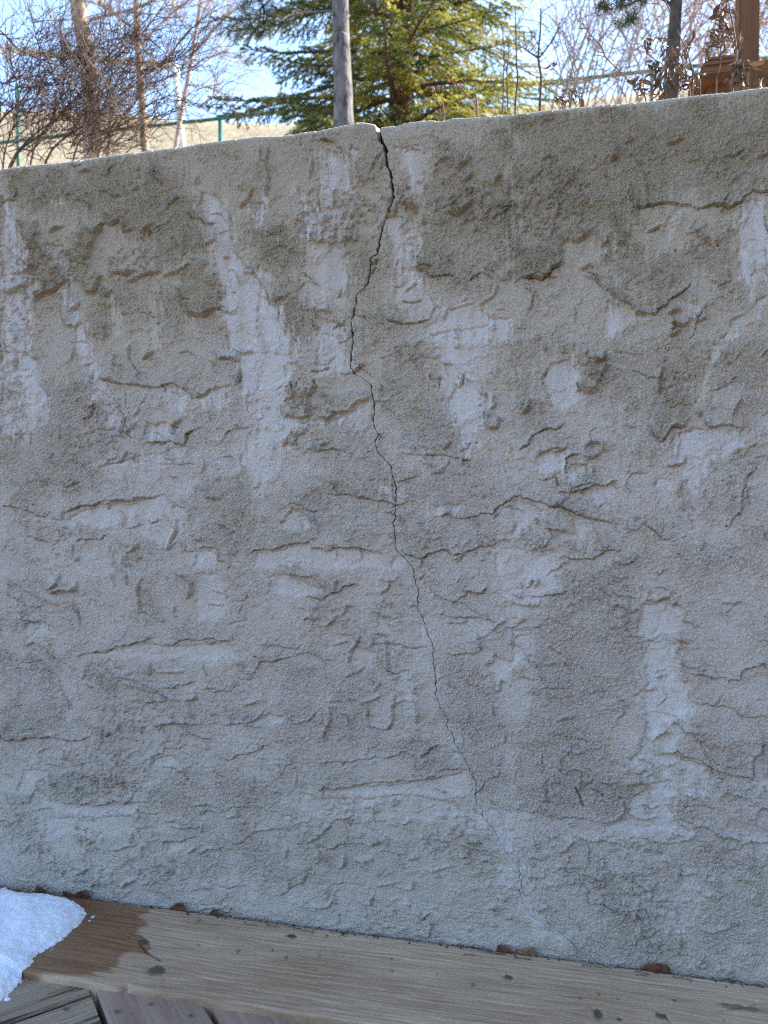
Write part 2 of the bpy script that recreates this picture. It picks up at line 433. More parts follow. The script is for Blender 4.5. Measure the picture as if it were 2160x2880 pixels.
L('D', 4.5, [(0,1080),(40,1062),(120,1075),(220,1110),(300,1135),(330,1105),(350,1105)]); L('D', 5, [(400,1135),(420,1095),(520,1080),(630,1045),(700,1030),(860,1020)])
L('D', 4.5, [(460,1325),(520,1295),(580,1275),(660,1285),(700,1250),(710,1230)]); L('D', 3.5, [(130,1240),(230,1275),(290,1285),(335,1320),(370,1295)])
L('D', 4, [(1165,1350),(1220,1355),(1300,1335),(1400,1340),(1450,1345)]); L('D', 4.5, [(1590,1375),(1659,1355),(1750,1355),(1860,1320),(1990,1300),(2020,1340),(2120,1360),(2220,1330),(2340,1345),(2480,1365)], 26)
L('E', 4, [(340,205),(420,190),(515,175)]); L('E', 2.5, [(530,205),(620,210)]); L('E', 3.5, [(910,720),(980,735),(1100,745),(1280,745),(1370,770),(1440,740)])
L('E', 2.6, [(290,705),(415,712),(540,705),(600,715),(665,700)], 14); L('E', 3.5, [(420,960),(480,990),(560,990),(700,1005),(800,1030),(900,1048),(980,1050),(1065,1042)])
L('E', 4.5, [(1130,1135),(1240,1120),(1320,1135),(1440,1130),(1530,1110),(1560,1070),(1659,1015),(1720,1010),(1810,1030),(1920,1065),(2000,1080),(2080,1110),(2200,1150),(2310,1175),(2400,1195)], 24)
L('E', 3.5, [(130,1130),(140,1105),(210,1060),(230,1045),(300,1075),(380,1100),(450,1100)]); L('E', 4.5, [(920,1350),(980,1390),(1060,1400),(1150,1380),(1220,1345),(1290,1370),(1380,1360),(1450,1325),(1540,1325),(1610,1290)])
L('F', 4.5, [(0,725),(80,690),(160,590),(220,570),(310,550),(380,545)]); L('F', 4, [(145,750),(200,700),(260,690),(320,700),(390,680)], 12); L('F', 4, [(330,860),(350,800),(370,750),(460,710)], 10)
L('F', 5, [(260,990),(310,970),(380,985),(460,960),(560,935),(640,905),(720,895)]); L('F', 3.5, [(870,540),(920,600),(960,640),(1010,590),(1050,550),(1140,540)], 12)
L('F', 4.2, [(1180,430),(1220,490),(1290,560),(1350,555),(1440,545),(1520,550)], 14); L('F', 3.6, [(1340,1255),(1410,1200),(1470,1120),(1490,1030),(1500,960),(1530,880),(1600,780)], 18)
L('F', 4.2, [(810,1180),(870,1190),(930,1230),(980,1275),(1060,1300)]); L('F', 4.5, [(290,1360),(360,1400),(440,1420),(540,1395),(600,1365),(660,1355),(740,1370)], 14)
L('F', 2.6, [(780,850),(880,860)], 12); L('F', 2.5, [(940,310),(1000,295),(1060,290)], 10); L('F', 2.5, [(1600,500),(1659,460),(1700,440)], 14)
L('G', 3.5, [(0,160),(110,190),(160,235),(240,255),(300,225)], 14); L('G', 3.5, [(140,395),(160,360),(220,345),(290,340)], 14)
L('G', 4.5, [(510,605),(515,560),(540,540),(600,545),(690,540),(760,500),(860,490),(930,460),(1020,430)], 22); L('G', 4.5, [(1040,470),(1110,495),(1160,455),(1230,445),(1290,470),(1340,445),(1440,470),(1510,455),(1560,465)], 16)
L('G', 3.5, [(890,850),(960,860),(1060,855),(1120,840)], 14); L('G', 3.5, [(1090,785),(1140,750),(1220,735),(1290,730)], 14); L('G', 3.5, [(1300,775),(1350,770),(1385,810),(1440,785),(1530,795)], 14)
L('G', 3.5, [(480,945),(470,900),(440,860),(400,790),(380,730),(360,650)], 16); L('G', 5, [(960,1270),(990,1210),(1060,1200),(1080,1165),(1150,1160),(1210,1130),(1210,1100)], 12)
L('G', 5, [(-60,1080),(0,1085),(80,1095),(160,1100),(240,1092),(350,1095),(440,1105),(510,1120),(560,1090),(610,1070)], 20); L('G', 4, [(690,1095),(720,1060)], 10)
L('G', 4, [(1390,1190),(1470,1250),(1540,1205),(1659,1180),(1720,1140),(1800,1120)], 16); L('G', 3.5, [(1400,1000),(1470,1015),(1540,1005),(1600,1000),(1659,975),(1720,920),(1750,880)], 14); L('G', 2.5, [(280,1285),(300,1270),(360,1265),(460,1290)], 12)
L('H', 5, [(300,200),(360,180),(410,195),(470,160),(540,140),(590,110),(640,100),(700,95)], 14); L('H', 2.6, [(0,490),(100,500),(170,510),(270,505),(330,480)], 16)
L('H', 3.5, [(-60,700),(0,660),(40,600),(90,600),(180,580),(270,555),(370,545),(450,585),(540,600)], 16); L('H', 3.6, [(830,450),(900,480),(960,515),(1060,520),(1150,505)], 16)
L('H', 4.2, [(1190,545),(1300,550),(1400,540),(1460,510),(1430,450),(1420,410)], 18); L('H', 2.6, [(860,320),(940,320),(1000,310)], 10)
L('H', 3.6, [(1120,310),(1200,290),(1290,310),(1360,325),(1450,320),(1540,340),(1610,335)], 14); L('H', 3.4, [(1200,365),(1280,350),(1330,360),(1390,325)], 12)
L('H', 3.4, [(360,1255),(450,1255),(570,1245),(700,1225),(830,1230),(910,1215),(950,1185),(1020,1185)], 18); L('H', 3.4, [(1040,1165),(1080,1210),(1140,1170),(1200,1150),(1260,1150)], 14)
L('H', 4.2, [(390,1475),(410,1420),(440,1400),(500,1415),(560,1400),(640,1410),(700,1390),(790,1380),(900,1385),(960,1370),(1060,1370),(1130,1355),(1215,1350)], 22)
L('H', 2.6, [(1170,1310),(1230,1300),(1370,1298)], 14); L('H', 2, [(440,860),(560,860),(690,850)], 12); L('H', 2.5, [(1480,1240),(1540,1260),(1620,1250)], 10)
L('I', 4.5, [(80,185),(180,175),(260,180),(310,160),(370,125)], 14); L('I', 3.4, [(640,140),(700,170),(790,190),(830,170)], 12); L('I', 2.8, [(70,400),(100,380),(220,375)], 12)
L('I', 4.5, [(1110,655),(1180,680),(1260,690),(1380,700),(1400,725),(1460,715),(1490,660),(1560,640),(1610,615),(1659,635),(1750,650)], 24)
L('I', 3.6, [(1170,820),(1230,850),(1290,890),(1370,890),(1440,905),(1480,940),(1500,975),(1580,975),(1640,950),(1659,920)], 16); L('I', 4.5, [(960,1190),(1010,1200),(1080,1180),(1110,1215),(1180,1230),(1240,1260),(1310,1290),(1340,1330),(1380,1355)], 14)
L('I', 2.5, [(100,790),(180,770),(280,770),(360,775),(400,740)], 12); L('I', 2.4, [(460,800),(560,795),(640,790)], 12)
L('J', 3.5, [(40,180),(110,180),(200,215),(250,230),(290,175)], 14); L('J', 3.5, [(440,430),(500,415),(560,395),(640,400),(760,400),(900,390)], 14); L('J', 2.6, [(470,290),(540,250),(640,270),(750,265)], 12)
L('J', 2.8, [(1270,400),(1400,410),(1500,440),(1590,445)], 8); L('J', 3.5, [(100,750),(170,725),(230,680),(300,640),(325,590),(360,555)], 20); L('J', 2.4, [(1130,380),(1220,385),(1300,375)], 8)
L('J', 2.4, [(770,440),(880,455),(980,470)], 8); L('J', 2.2, [(1290,480),(1380,495),(1470,520)], 8)
L('K', 3.6, [(-60,150),(0,170),(80,190),(170,190),(240,215),(310,235),(400,220),(480,235),(560,255),(680,260),(700,230),(720,210),(730,140),(770,100)], 22)
L('K', 3.4, [(780,360),(860,370),(920,390),(1000,400),(1100,390)], 10); L('K', 3.4, [(1040,130),(1110,155),(1200,150),(1300,150)], 14); L('K', 3.4, [(1060,210),(1110,260),(1165,260),(1200,220)], 12)
L('K', 3.5, [(280,510),(340,540),(380,575),(460,590),(560,625),(660,630)], 12); L('K', 3.5, [(440,740),(520,780),(600,810),(660,840),(740,840)], 12); L('K', 3, [(860,760),(940,770),(1010,770),(1070,800)], 10); L('K', 2.5, [(690,640),(780,660),(900,655)], 10)
L('O', 5, [(300,155),(370,180),(440,182),(550,185),(640,192),(710,180),(760,170),(830,175),(880,155)], 18); L('O', 3, [(960,250),(1040,238)], 8); L('O', 3.6, [(1275,260),(1340,235),(1420,235),(1530,215),(1590,195),(1659,200)], 16)
L('O', 4, [(1040,500),(1070,460),(1080,430),(1150,425),(1240,410),(1310,405)], 14); L('O', 3.5, [(1230,745),(1330,745),(1390,715)], 14); L('O', 2.5, [(1450,740),(1540,715),(1600,720)], 12)

# ridges squeezed out by the trowel
for c, h, w, pts in (
    ('A', 4, 10, [(330,490),(360,455),(405,450)]), ('A', 4.5, 11, [(670,350),(680,420),(720,435),(780,400),(800,440),(790,480)]), ('A', 4.5, 11, [(985,430),(935,475),(920,500),(930,540)]),
    ('A', 4, 13, [(860,805),(900,770),(960,755),(1030,735)]), ('A', 4, 14, [(720,740),(830,750),(860,730)]), ('A', 5.5, 12, [(1000,70),(985,110),(1030,150),(1050,170)]),
    ('A', 4.5, 11, [(1165,870),(1180,950),(1230,1010),(1310,1030),(1370,1000)]), ('A', 4, 10, [(70,1110),(100,1160),(90,1198)]), ('A', 4.5, 12, [(10,850),(40,880),(80,870),(150,830),(180,795)]), ('A', 4.5, 12, [(640,870),(690,900),(725,860)]),
    ('A', 4, 12, [(1630,220),(1600,290),(1560,320)]), ('A', 3.5, 10, [(1380,460),(1385,530),(1340,560)]), ('A', 3.5, 12, [(1060,770),(1130,750),(1230,700)]),
    ('B', 2.2, 7, [(640,310),(660,390),(690,470)]), ('B', 2.2, 7, [(810,235),(760,310),(720,380)]), ('B', 2.2, 7, [(820,290),(800,360)]), ('B', 5, 12, [(75,230),(60,320),(75,400),(70,520)]), ('B', 3, 9, [(25,220),(30,290)]),
    ('B', 3.5, 14, [(1300,350),(1380,270)]), ('B', 3.5, 12, [(1350,430),(1400,370)]), ('B', 3.5, 12, [(1530,450),(1580,380)]), ('B', 3.5, 12, [(1160,330),(1240,270)]), ('B', 4, 14, [(1220,630),(1300,640),(1400,560)]), ('B', 3, 10, [(960,560),(1040,600)]),
    ('B', 4, 16, [(1210,1320),(1220,1280)]), ('B', 3, 10, [(970,1140),(1030,1090)]), ('B', 2.5, 8, [(1460,1230),(1540,1170),(1560,1120)]),
    ('C', 5.5, 13, [(620,330),(660,370),(665,410),(640,440)]), ('C', 2.5, 12, [(860,600),(865,720)]), ('C', 3.5, 14, [(600,1250),(700,1340),(800,1415),(900,1436)]), ('C', 5, 16, [(450,1130),(490,1110),(510,1120)]),
    ('C', 5.5, 14, [(1010,1430),(1030,1500),(1030,1560),(1080,1540)]), ('C', 5, 12, [(1010,1430),(1060,1400),(1080,1410)]), ('C', 5, 12, [(1030,1480),(1100,1500),(1140,1480)]), ('C', 3.5, 12, [(1150,880),(1190,930),(1250,960)]), ('C', 3, 14, [(800,480),(850,560),(870,600)]),
    ('C', 4, 13, [(330,940),(420,950),(490,900)]), ('C', 3.5, 12, [(1000,330),(1100,300)]), ('C', 3, 20, [(745,600),(760,690),(800,745)]), ('C', 4, 12, [(480,1180),(560,1210)]),
    ('D', 4, 9, [(1530,270),(1545,200)]), ('D', 4, 12, [(1080,570),(1110,590),(1110,545),(1165,500)]), ('D', 4, 9, [(820,490),(790,490),(785,550),(780,600)]), ('D', 4, 11, [(690,1040),(760,1020),(860,1020),(870,1005),(940,1000),(1000,1005)]),
    ('D', 4.5, 11, [(1135,1160),(1130,1230),(1100,1290),(1085,1330)]), ('D', 4.5, 11, [(990,60),(950,100),(930,110)]), ('D', 3.5, 10, [(480,30),(460,110)]), ('D', 4, 10, [(90,110),(80,180)]), ('D', 4, 10, [(1510,40),(1570,70),(1620,60)]),
    ('D', 5, 12, [(680,1050),(700,1075)]), ('D', 5, 12, [(400,1100),(405,1135)]), ('D', 3.5, 9, [(740,90),(735,140),(790,150)]), ('D', 4, 12, [(1280,930),(1340,1000),(1420,1015)]), ('D', 4, 9, [(1410,1350),(1415,1410),(1440,1420)]), ('D', 4, 14, [(840,1355),(890,1320)]),
    ('E', 3, 9, [(760,382),(850,380)]), ('E', 3, 9, [(1130,220),(1140,280),(1180,300)]), ('E', 4, 11, [(1530,350),(1540,400),(1520,440)]), ('E', 4, 10, [(620,200),(670,160),(700,145)]), ('E', 4, 10, [(215,265),(215,330)]), ('E', 3.5, 12, [(1340,210),(1310,290)]), ('E', 3, 9, [(415,710),(420,660),(470,650)]),
    ('E', 3.5, 9, [(205,610),(170,675)]), ('E', 4, 12, [(1200,650),(1220,690),(1250,640)]), ('E', 3, 12, [(510,930),(550,970)]), ('E', 4, 12, [(340,1120),(380,1190),(400,1230)]), ('E', 4, 14, [(350,1260),(380,1270)]), ('E', 4, 10, [(1540,1130),(1560,1110)]),
    ('F', 2.4, 8, [(205,190),(190,260),(210,340),(250,410)]), ('F', 5, 12, [(110,370),(100,420),(75,460)]), ('F', 4, 9, [(465,690),(480,655),(520,640),(580,655),(600,700)]), ('F', 4, 9, [(470,720),(510,750),(560,720)]), ('F', 4, 9, [(520,810),(510,850),(530,870)]),
    ('F', 4.5, 10, [(960,170),(945,250),(945,320)]), ('F', 4, 11, [(1010,800),(1050,790),(1110,780),(1115,740)]), ('F', 4.5, 14, [(1100,890),(1070,960),(1080,1010),(1110,1080)]), ('F', 4, 12, [(220,1170),(240,1200),(330,1220),(390,1240)]), ('F', 4, 10, [(1480,560),(1480,450)]), ('F', 5, 14, [(1190,440),(1220,470)]),
    ('F', 5, 18, [(500,290),(550,290)]), ('F', 4, 11, [(540,130),(590,100)]), ('F', 3.5, 10, [(1415,530),(1430,450),(1465,370)]), ('F', 3.5, 10, [(300,1050),(400,1090),(540,1145)]), ('F', 4, 11, [(520,1210),(560,1300),(580,1360)]), ('F', 3.5, 14, [(1480,1000),(1470,1110)]),
    ('G', 5, 12, [(370,145),(440,140),(490,130),(495,90)]), ('G', 4.5, 11, [(385,30),(370,90),(330,120)]), ('G', 3.5, 10, [(100,90),(160,130),(230,165),(300,200),(380,235)]), ('G', 4.5, 9, [(470,200),(490,270)]), ('G', 4.5, 9, [(925,65),(905,100),(895,150),(900,220),(905,280)]),
    ('G', 4.5, 13, [(925,65),(940,120),(960,170),(980,220),(1020,270),(1060,330)]), ('G', 5, 12, [(1150,30),(1210,40),(1240,80),(1235,160),(1220,180)]), ('G', 4.5, 12, [(560,600),(640,680),(660,740),(720,790),(745,820)]), ('G', 3.8, 11, [(620,600),(720,660),(800,700),(890,715)]),
    ('G', 3.5, 10, [(800,740),(900,760),(960,790)]), ('G', 4.5, 11, [(900,720),(1000,770),(1090,820),(1160,850)]), ('G', 5, 13, [(1260,790),(1265,830),(1200,850)]), ('G', 4, 9, [(890,610),(930,660),(970,680),(965,610)]), ('G', 5, 11, [(770,990),(765,1040)]),
    ('G', 4, 12, [(1000,1010),(1080,990),(1180,985),(1270,1000)]), ('G', 4, 11, [(1190,990),(1220,1040),(1290,1075),(1360,1090)]), ('G', 3, 18, [(0,1080),(130,1085),(230,1075)]), ('G', 4, 9, [(415,1180),(425,1230)]), ('G', 2.6, 8, [(310,1300),(330,1360),(355,1400)]),
    ('G', 5, 13, [(1150,1310),(1190,1290),(1220,1350)]), ('G', 4, 10, [(1300,610),(1340,680)]), ('G', 3.5, 12, [(280,500),(220,460),(180,490)]), ('G', 4, 12, [(310,520),(400,580),(480,640)]), ('G', 3.5, 10, [(60,70),(70,110)]), ('G', 4, 11, [(980,1270),(990,1210)]), ('G', 4, 10, [(710,30),(740,100)]), ('G', 4, 10, [(810,20),(820,90)]),
    ('G', 3.5, 10, [(1000,645),(1060,665),(1180,665)]), ('G', 3.5, 10, [(1580,880),(1659,860)]),
    ('H', 4, 14, [(200,20),(300,35),(380,40),(430,90),(490,140)]), ('H', 4, 10, [(480,40),(520,80),(510,140)]), ('H', 4, 11, [(550,295),(580,265),(580,225),(630,240)]), ('H', 4, 10, [(450,360),(500,330),(520,300)]), ('H', 3.5, 9, [(310,310),(350,300),(370,330)]),
    ('H', 5, 10, [(660,435),(640,490),(615,520),(600,590)]), ('H', 3, 8, [(520,480),(590,465)]), ('H', 4, 12, [(740,420),(755,460),(745,490)]), ('H', 3, 9, [(690,640),(650,665)]), ('H', 4, 10, [(1540,385),(1570,350),(1610,330)]), ('H', 2.6, 8, [(1120,100),(1150,150),(1220,185),(1260,200),(1360,220),(1420,270),(1500,305)]),
    ('H', 3.5, 9, [(835,490),(845,600),(860,680)]), ('H', 4, 11, [(700,860),(720,900),(710,960),(730,1010),(790,1020),(850,1030),(880,980),(880,900),(890,820)]), ('H', 3.5, 10, [(690,855),(760,840),(800,820)]), ('H', 5.5, 15, [(1010,850),(1030,900),(1035,980)]), ('H', 4, 12, [(1010,790),(1040,810)]),
    ('H', 3.5, 10, [(1580,720),(1570,780),(1545,770)]), ('H', 3.5, 10, [(1530,890),(1530,950),(1570,1000),(1600,1020)]), ('H', 3.5, 9, [(820,40),(860,80),(850,130),(810,140),(810,160)]), ('H', 3.5, 10, [(920,50),(940,100)]), ('H', 3.5, 11, [(750,700),(790,740),(760,790)]), ('H', 3.5, 10, [(470,900),(480,980),(440,1040),(440,1110)]), ('H', 3, 9, [(590,1060),(620,1100)]), ('H', 3.5, 14, [(750,250),(800,280),(850,300)]), ('H', 4, 12, [(1540,540),(1530,590),(1490,610)]), ('H', 3.2, 10, [(1420,400),(1440,470),(1460,510)]), ('H', 4, 10, [(1060,60),(1080,40)]), ('H', 3, 9, [(1230,690),(1260,740),(1290,770)]),
    ('I', 5, 11, [(100,110),(130,60),(160,70),(150,110)]), ('I', 4, 10, [(0,150),(60,180)]), ('I', 5, 15, [(0,205),(80,220),(170,230)]), ('I', 4, 11, [(840,100),(880,140),(870,190),(930,195),(1000,175),(1030,155)]), ('I', 5, 13, [(1020,170),(1050,200),(1040,230)]),
    ('I', 5, 15, [(1040,420),(1080,450),(1130,460)]), ('I', 5, 13, [(1050,520),(1060,570),(1080,590),(1090,640),(1120,720)]), ('I', 4, 12, [(1040,960),(1070,980),(1110,1030),(1180,1080),(1250,1120),(1290,1150)]), ('I', 5, 12, [(1600,1065),(1620,1130),(1590,1190),(1550,1240),(1540,1360)]),
    ('I', 4, 12, [(915,1105),(930,1080),(990,1040),(1010,1055)]), ('I', 4, 12, [(40,650),(70,690),(130,710)]), ('I', 3.5, 10, [(110,590),(150,630)]), ('I', 3, 9, [(370,950),(390,990)]), ('I', 4, 10, [(1640,1280),(1640,1340)]), ('I', 4, 14, [(40,340),(80,320)]), ('I', 4, 13, [(700,230),(760,260),(800,250)]), ('I', 4, 14, [(860,780),(925,770)]), ('I', 4, 14, [(740,1390),(830,1380)]), ('I', 4, 14, [(830,1310),(860,1290)]),
    ('J', 5, 13, [(570,460),(570,520),(550,545)]), ('J', 4.5, 15, [(650,500),(740,495)]), ('J', 3.5, 10, [(400,350),(430,320),(470,280)]), ('J', 4.5, 12, [(1470,510),(1510,490),(1520,530)]), ('J', 3.2, 10, [(870,640),(900,670),(960,690),(1010,680),(1015,640)]), ('J', 3.2, 10, [(620,700),(640,750),(700,785),(740,790),(760,720)]),
    ('J', 3.5, 10, [(1040,830),(1070,880),(1110,840)]), ('J', 3.5, 10, [(1130,930),(1110,1000)]), ('J', 4, 12, [(1370,370),(1450,380)]), ('J', 4, 10, [(750,140),(790,190)]), ('J', 4, 14, [(1040,480),(1000,490)]), ('J', 3.4, 10, [(280,310),(340,380),(400,350)]), ('J', 3.2, 10, [(440,710),(500,720),(510,780)]),
    ('K', 3.6, 11, [(410,340),(460,350),(520,380),(580,365),(660,380),(720,400)]), ('K', 3, 10, [(1100,375),(1180,330)]), ('K', 4.2, 13, [(1170,280),(1230,265),(1290,290),(1340,330),(1380,350),(1460,350),(1490,385),(1560,385),(1659,385)]), ('K', 5, 14, [(215,320),(245,345),(270,350)]),
    ('K', 3.6, 11, [(980,490),(1040,520),(1080,560),(1060,640)]), ('K', 4.5, 12, [(790,840),(790,910)]), ('K', 3.5, 11, [(820,930),(820,980),(870,990),(920,970)]), ('K', 3, 10, [(1380,60),(1480,80),(1560,120),(1590,160)]), ('K', 3.4, 10, [(1090,600),(1190,580),(1210,610)]), ('K', 3.4, 14, [(1075,970),(1075,1090)]), ('K', 3.2, 10, [(850,130),(900,160),(950,150)]), ('K', 3.2, 10, [(760,200),(840,230),(930,220)]),
    ('O', 4, 9, [(160,490),(185,450)]), ('O', 4, 10, [(250,430),(270,500)]), ('O', 4, 10, [(310,450),(320,480)]), ('O', 5, 12, [(480,315),(490,340)]), ('O', 5.5, 11, [(850,380),(850,430)]), ('O', 2.8, 9, [(720,485),(780,470),(820,450),(880,445)]), ('O', 4.5, 11, [(1530,230),(1545,260)]), ('O', 3.5, 10, [(1470,270),(1540,260)]),
    ('O', 5, 10, [(1305,320),(1305,360)]), ('O', 3.2, 9, [(1390,360),(1420,385),(1500,420)]), ('O', 3.2, 9, [(1380,400),(1440,450),(1490,475)]), ('O', 3.5, 10, [(1225,500),(1260,470)]), ('O', 3.5, 10, [(1310,495),(1340,470),(1380,470),(1430,490)]), ('O', 2.8, 9, [(820,520),(850,580),(900,610),(895,640)]),
    ('O', 4, 11, [(490,640),(540,620),(570,600)]), ('O', 4.5, 13, [(790,720),(820,680),(870,680)]), ('O', 3.5, 10, [(380,560),(415,610),(400,650)]), ('O', 4, 11, [(310,0),(350,60)]), ('O', 4.5, 14, [(225,60),(250,90)]), ('O', 3.5, 10, [(430,550),(480,590),(530,610)]), ('O', 4, 14, [(910,700),(950,700)]), ('O', 3.5, 9, [(1640,330),(1650,360)]), ('O', 3.2, 9, [(1070,290),(1130,295)])):
    W(c, h, w, pts)

for c, a, box in (('B', 1.0, (250,520,800,860)), ('B', .9, (850,440,1060,760)), ('B', .9, (1230,450,1659,730)), ('C', 1.0, (0,450,510,960)), ('C', .9, (1120,830,1290,1000)), ('A', 1.0, (60,540,460,930)), ('A', .9, (690,600,1040,820)),
                  ('A', .7, (0,700,220,1198)), ('D', .9, (540,330,860,760)), ('D', .8, (680,1270,930,1475)), ('D', .8, (340,1190,480,1330)), ('D', .7, (0,60,200,640)), ('E', 1.1, (160,240,400,520)), ('E', .8, (160,560,420,740)), ('E', .9, (860,0,1200,120)),
                  ('E', .8, (1220,1290,1610,1380)), ('E', .8, (120,1400,320,1500)), ('F', .9, (100,1270,240,1380)), ('F', .7, (1390,680,1650,830)), ('F', .8, (300,1280,560,1420)), ('F', .8, (480,620,620,770)), ('F', .8, (640,1130,880,1230)), ('G', .9, (640,860,1310,1120)), ('G', .9, (400,1150,1010,1420)), ('G', .8, (1400,900,1659,1040)),
                  ('G', .8, (0,220,340,420)), ('G', .8, (520,590,900,780)), ('G', .8, (160,440,420,680)), ('G', .8, (290,780,480,960)), ('G', .7, (1480,600,1659,780)), ('H', .8, (280,220,650,380)), ('H', .8, (730,190,920,340)), ('H', .7, (940,1040,1120,1160)), ('H', .8, (0,1180,260,1340)), ('H', .7, (700,680,830,820)),
                  ('I', .9, (290,90,840,280)), ('I', .9, (950,640,1010,750)), ('I', .8, (1040,1290,1140,1360)), ('I', .9, (780,1220,900,1400)), ('I', .7, (1150,1330,1659,1475)), ('I', .8, (640,300,800,420)), ('J', .9, (150,270,440,420)), ('J', .9, (1060,230,1540,540)), ('J', .7, (400,110,800,290)), ('J', .8, (680,780,1200,1010)), ('J', .8, (860,90,940,200)), ('J', .8, (380,680,520,860)), ('J', .6, (1500,560,1659,900)),
                  ('K', .9, (280,370,1110,700)), ('K', .9, (420,630,1090,860)), ('K', .8, (1030,60,1320,280)), ('K', .7, (100,350,220,700)), ('K', .5, (1200,400,1659,760)), ('K', .6, (820,860,1120,1120)), ('O', .9, (20,240,290,510)), ('O', .8, (480,360,680,470)), ('O', .9, (440,590,770,710)), ('O', .9, (890,580,1210,760)), ('O', .8, (260,550,430,670)), ('O', .8, (880,320,1040,420)), ('O', .8, (300,0,920,170)), ('O', .7, (1040,540,1200,640))):
    Cr(c, a, box)

for c, h, x, y, r in (('J', 5, 395, 490, 26), ('J', 4, 1400, 590, 15), ('J', 4, 1445, 590, 15), ('J', 4, 1495, 590, 14), ('J', 4, 345, 550, 20), ('J', 5, 1540, 810, 24), ('J', 4, 1610, 740, 20), ('J', 4, 1640, 880, 22), ('J', 4, 1250, 170, 14), ('J', 4, 1180, 600, 18), ('J', 3.5, 1540, 920, 18), ('J', 3.5, 1380, 940, 16), ('J', 4, 240, 280, 14), ('J', 4, 190, 280, 16), ('J', 4, 1105, 350, 20), ('J', 3, 900, 120, 30),
                      ('K', 4, 800, 400, 26), ('K', 4, 865, 420, 36), ('K', 4, 945, 430, 18), ('K', 4, 395, 275, 22), ('K', 4, 165, 410, 32), ('K', 4.5, 200, 800, 30), ('K', 4, 100, 880, 20), ('K', 4, 1445, 910, 30), ('K', 3.5, 1580, 760, 34), ('K', 4, 10, 680, 20), ('K', 3.5, 120, 495, 14), ('K', 3.5, 125, 530, 14), ('K', 3.5, 230, 565, 12), ('K', 3.5, 940, 1050, 22), ('K', 3.5, 1000, 1070, 16), ('K', 4, 15, 890, 14), ('K', 3, 220, 1000, 16),
                      ('N', 4, 1300, 390, 34), ('N', 4, 1430, 450, 44), ('O', 4, 1480, 860, 36), ('O', 4, 600, 295, 12), ('O', 4, 585, 490, 16), ('O', 3.5, 545, 350, 14), ('O', 3.5, 650, 365, 14), ('H', 4, 865, 635, 20), ('H', 4, 500, 900, 20), ('D', 4.5, 500, 1400, 24), ('D', 4, 375, 1370, 20), ('D', 4, 815, 1400, 28), ('D', 4, 890, 1410, 20), ('D', 4, 740, 1440, 24), ('D', 3.5, 1115, 1065, 18), ('D', 4, 175, 1165, 12), ('D', 4, 265, 1165, 12),
                      ('G', 4, 850, 1020, 34), ('G', 4, 930, 1035, 26), ('G', 4, 1120, 580, 18), ('G', 4, 1190, 640, 14), ('G', 4, 1330, 1150, 18), ('G', 4, 630, 890, 18), ('G', 4, 670, 905, 16), ('G', 4, 1045, 915, 20), ('G', 4, 1380, 935, 16), ('G', 3.5, 1390, 1310, 14), ('G', 4, 235, 1420, 22), ('G', 4, 590, 760, 20), ('G', 4, 550, 690, 20), ('A', 5, 1460, 655, 16), ('A', 4, 1500, 880, 14), ('A', 4.5, 1610, 740, 26), ('A', 4, 1270, 160, 30), ('A', 4, 790, 1015, 12), ('A', 4, 1430, 1100, 14), ('A', 4, 150, 685, 22), ('A', 3.5, 1145, 575, 14),
                      ('B', 4, 1530, 1390, 24), ('B', 4, 1390, 520, 46), ('B', 4, 1180, 700, 36), ('C', 4, 1360, 760, 22), ('C', 3.5, 750, 320, 18), ('C', 4, 150, 1590, 22), ('C', 4, 1200, 910, 30), ('C', 3, 1140, 380, 20), ('E', 4, 1305, 35, 18), ('E', 4, 75, 430, 16), ('E', 4, 10, 930, 24), ('F', 4, 155, 1165, 22), ('F', 4, 65, 1245, 20), ('F', 4, 170, 1330, 46), ('F', 4, 800, 1390, 16), ('F', 4, 330, 1430, 14), ('F', 4.5, 205, 50, 18), ('F', 4, 980, 110, 24), ('F', 4, 325, 65, 18),
                      ('I', 4, 970, 700, 22), ('I', 4, 1170, 1105, 16), ('I', 3.5, 740, 380, 26), ('I', 4, 1080, 1310, 20), ('I', 3.5, 930, 655, 10), ('I', 4, 310, 1290, 18), ('H', 3.5, 1700, 100, 30), ('H', 4, 1000, 1100, 20)):
    Bl(c, h, x, y, r)

for c, d, w, pts in (('B', 7, 9, [(960,1215),(1010,1225),(1070,1215)]), ('F', 8, 12, [(285,890),(295,930)]), ('K', 8, 12, [(415,45),(440,100),(460,155)]), ('K', 7, 9, [(530,55),(572,72)]), ('K', 7, 9, [(590,83),(598,88)]), ('K', 7, 9, [(692,103),(708,107)]),
                     ('J', 4, 6, [(545,860),(550,940)]), ('E', 5, 7, [(878,930),(885,985),(900,1030)]), ('C', 6, 9, [(1335,995),(1340,1000)]), ('D', 7, 11, [(1272,1288),(1276,1290)]), ('D', 7, 11, [(1302,1281),(1306,1283)]), ('A', 6, 9, [(977,1012),(981,1014)]), ('A', 6, 8, [(1018,1084),(1021,1086)]),
                     ('F', 6, 10, [(1393,1197),(1397,1200)]), ('J', 6, 8, [(0,270),(4,272)]), ('F', 5, 8, [(1470,1120),(1475,1123)]), ('B', 6, 12, [(800,98),(850,96),(900,88)]), ('K', 4, 6, [(360,1020),(410,1060),(440,1110)])):
    Gr(c, d, w, pts)

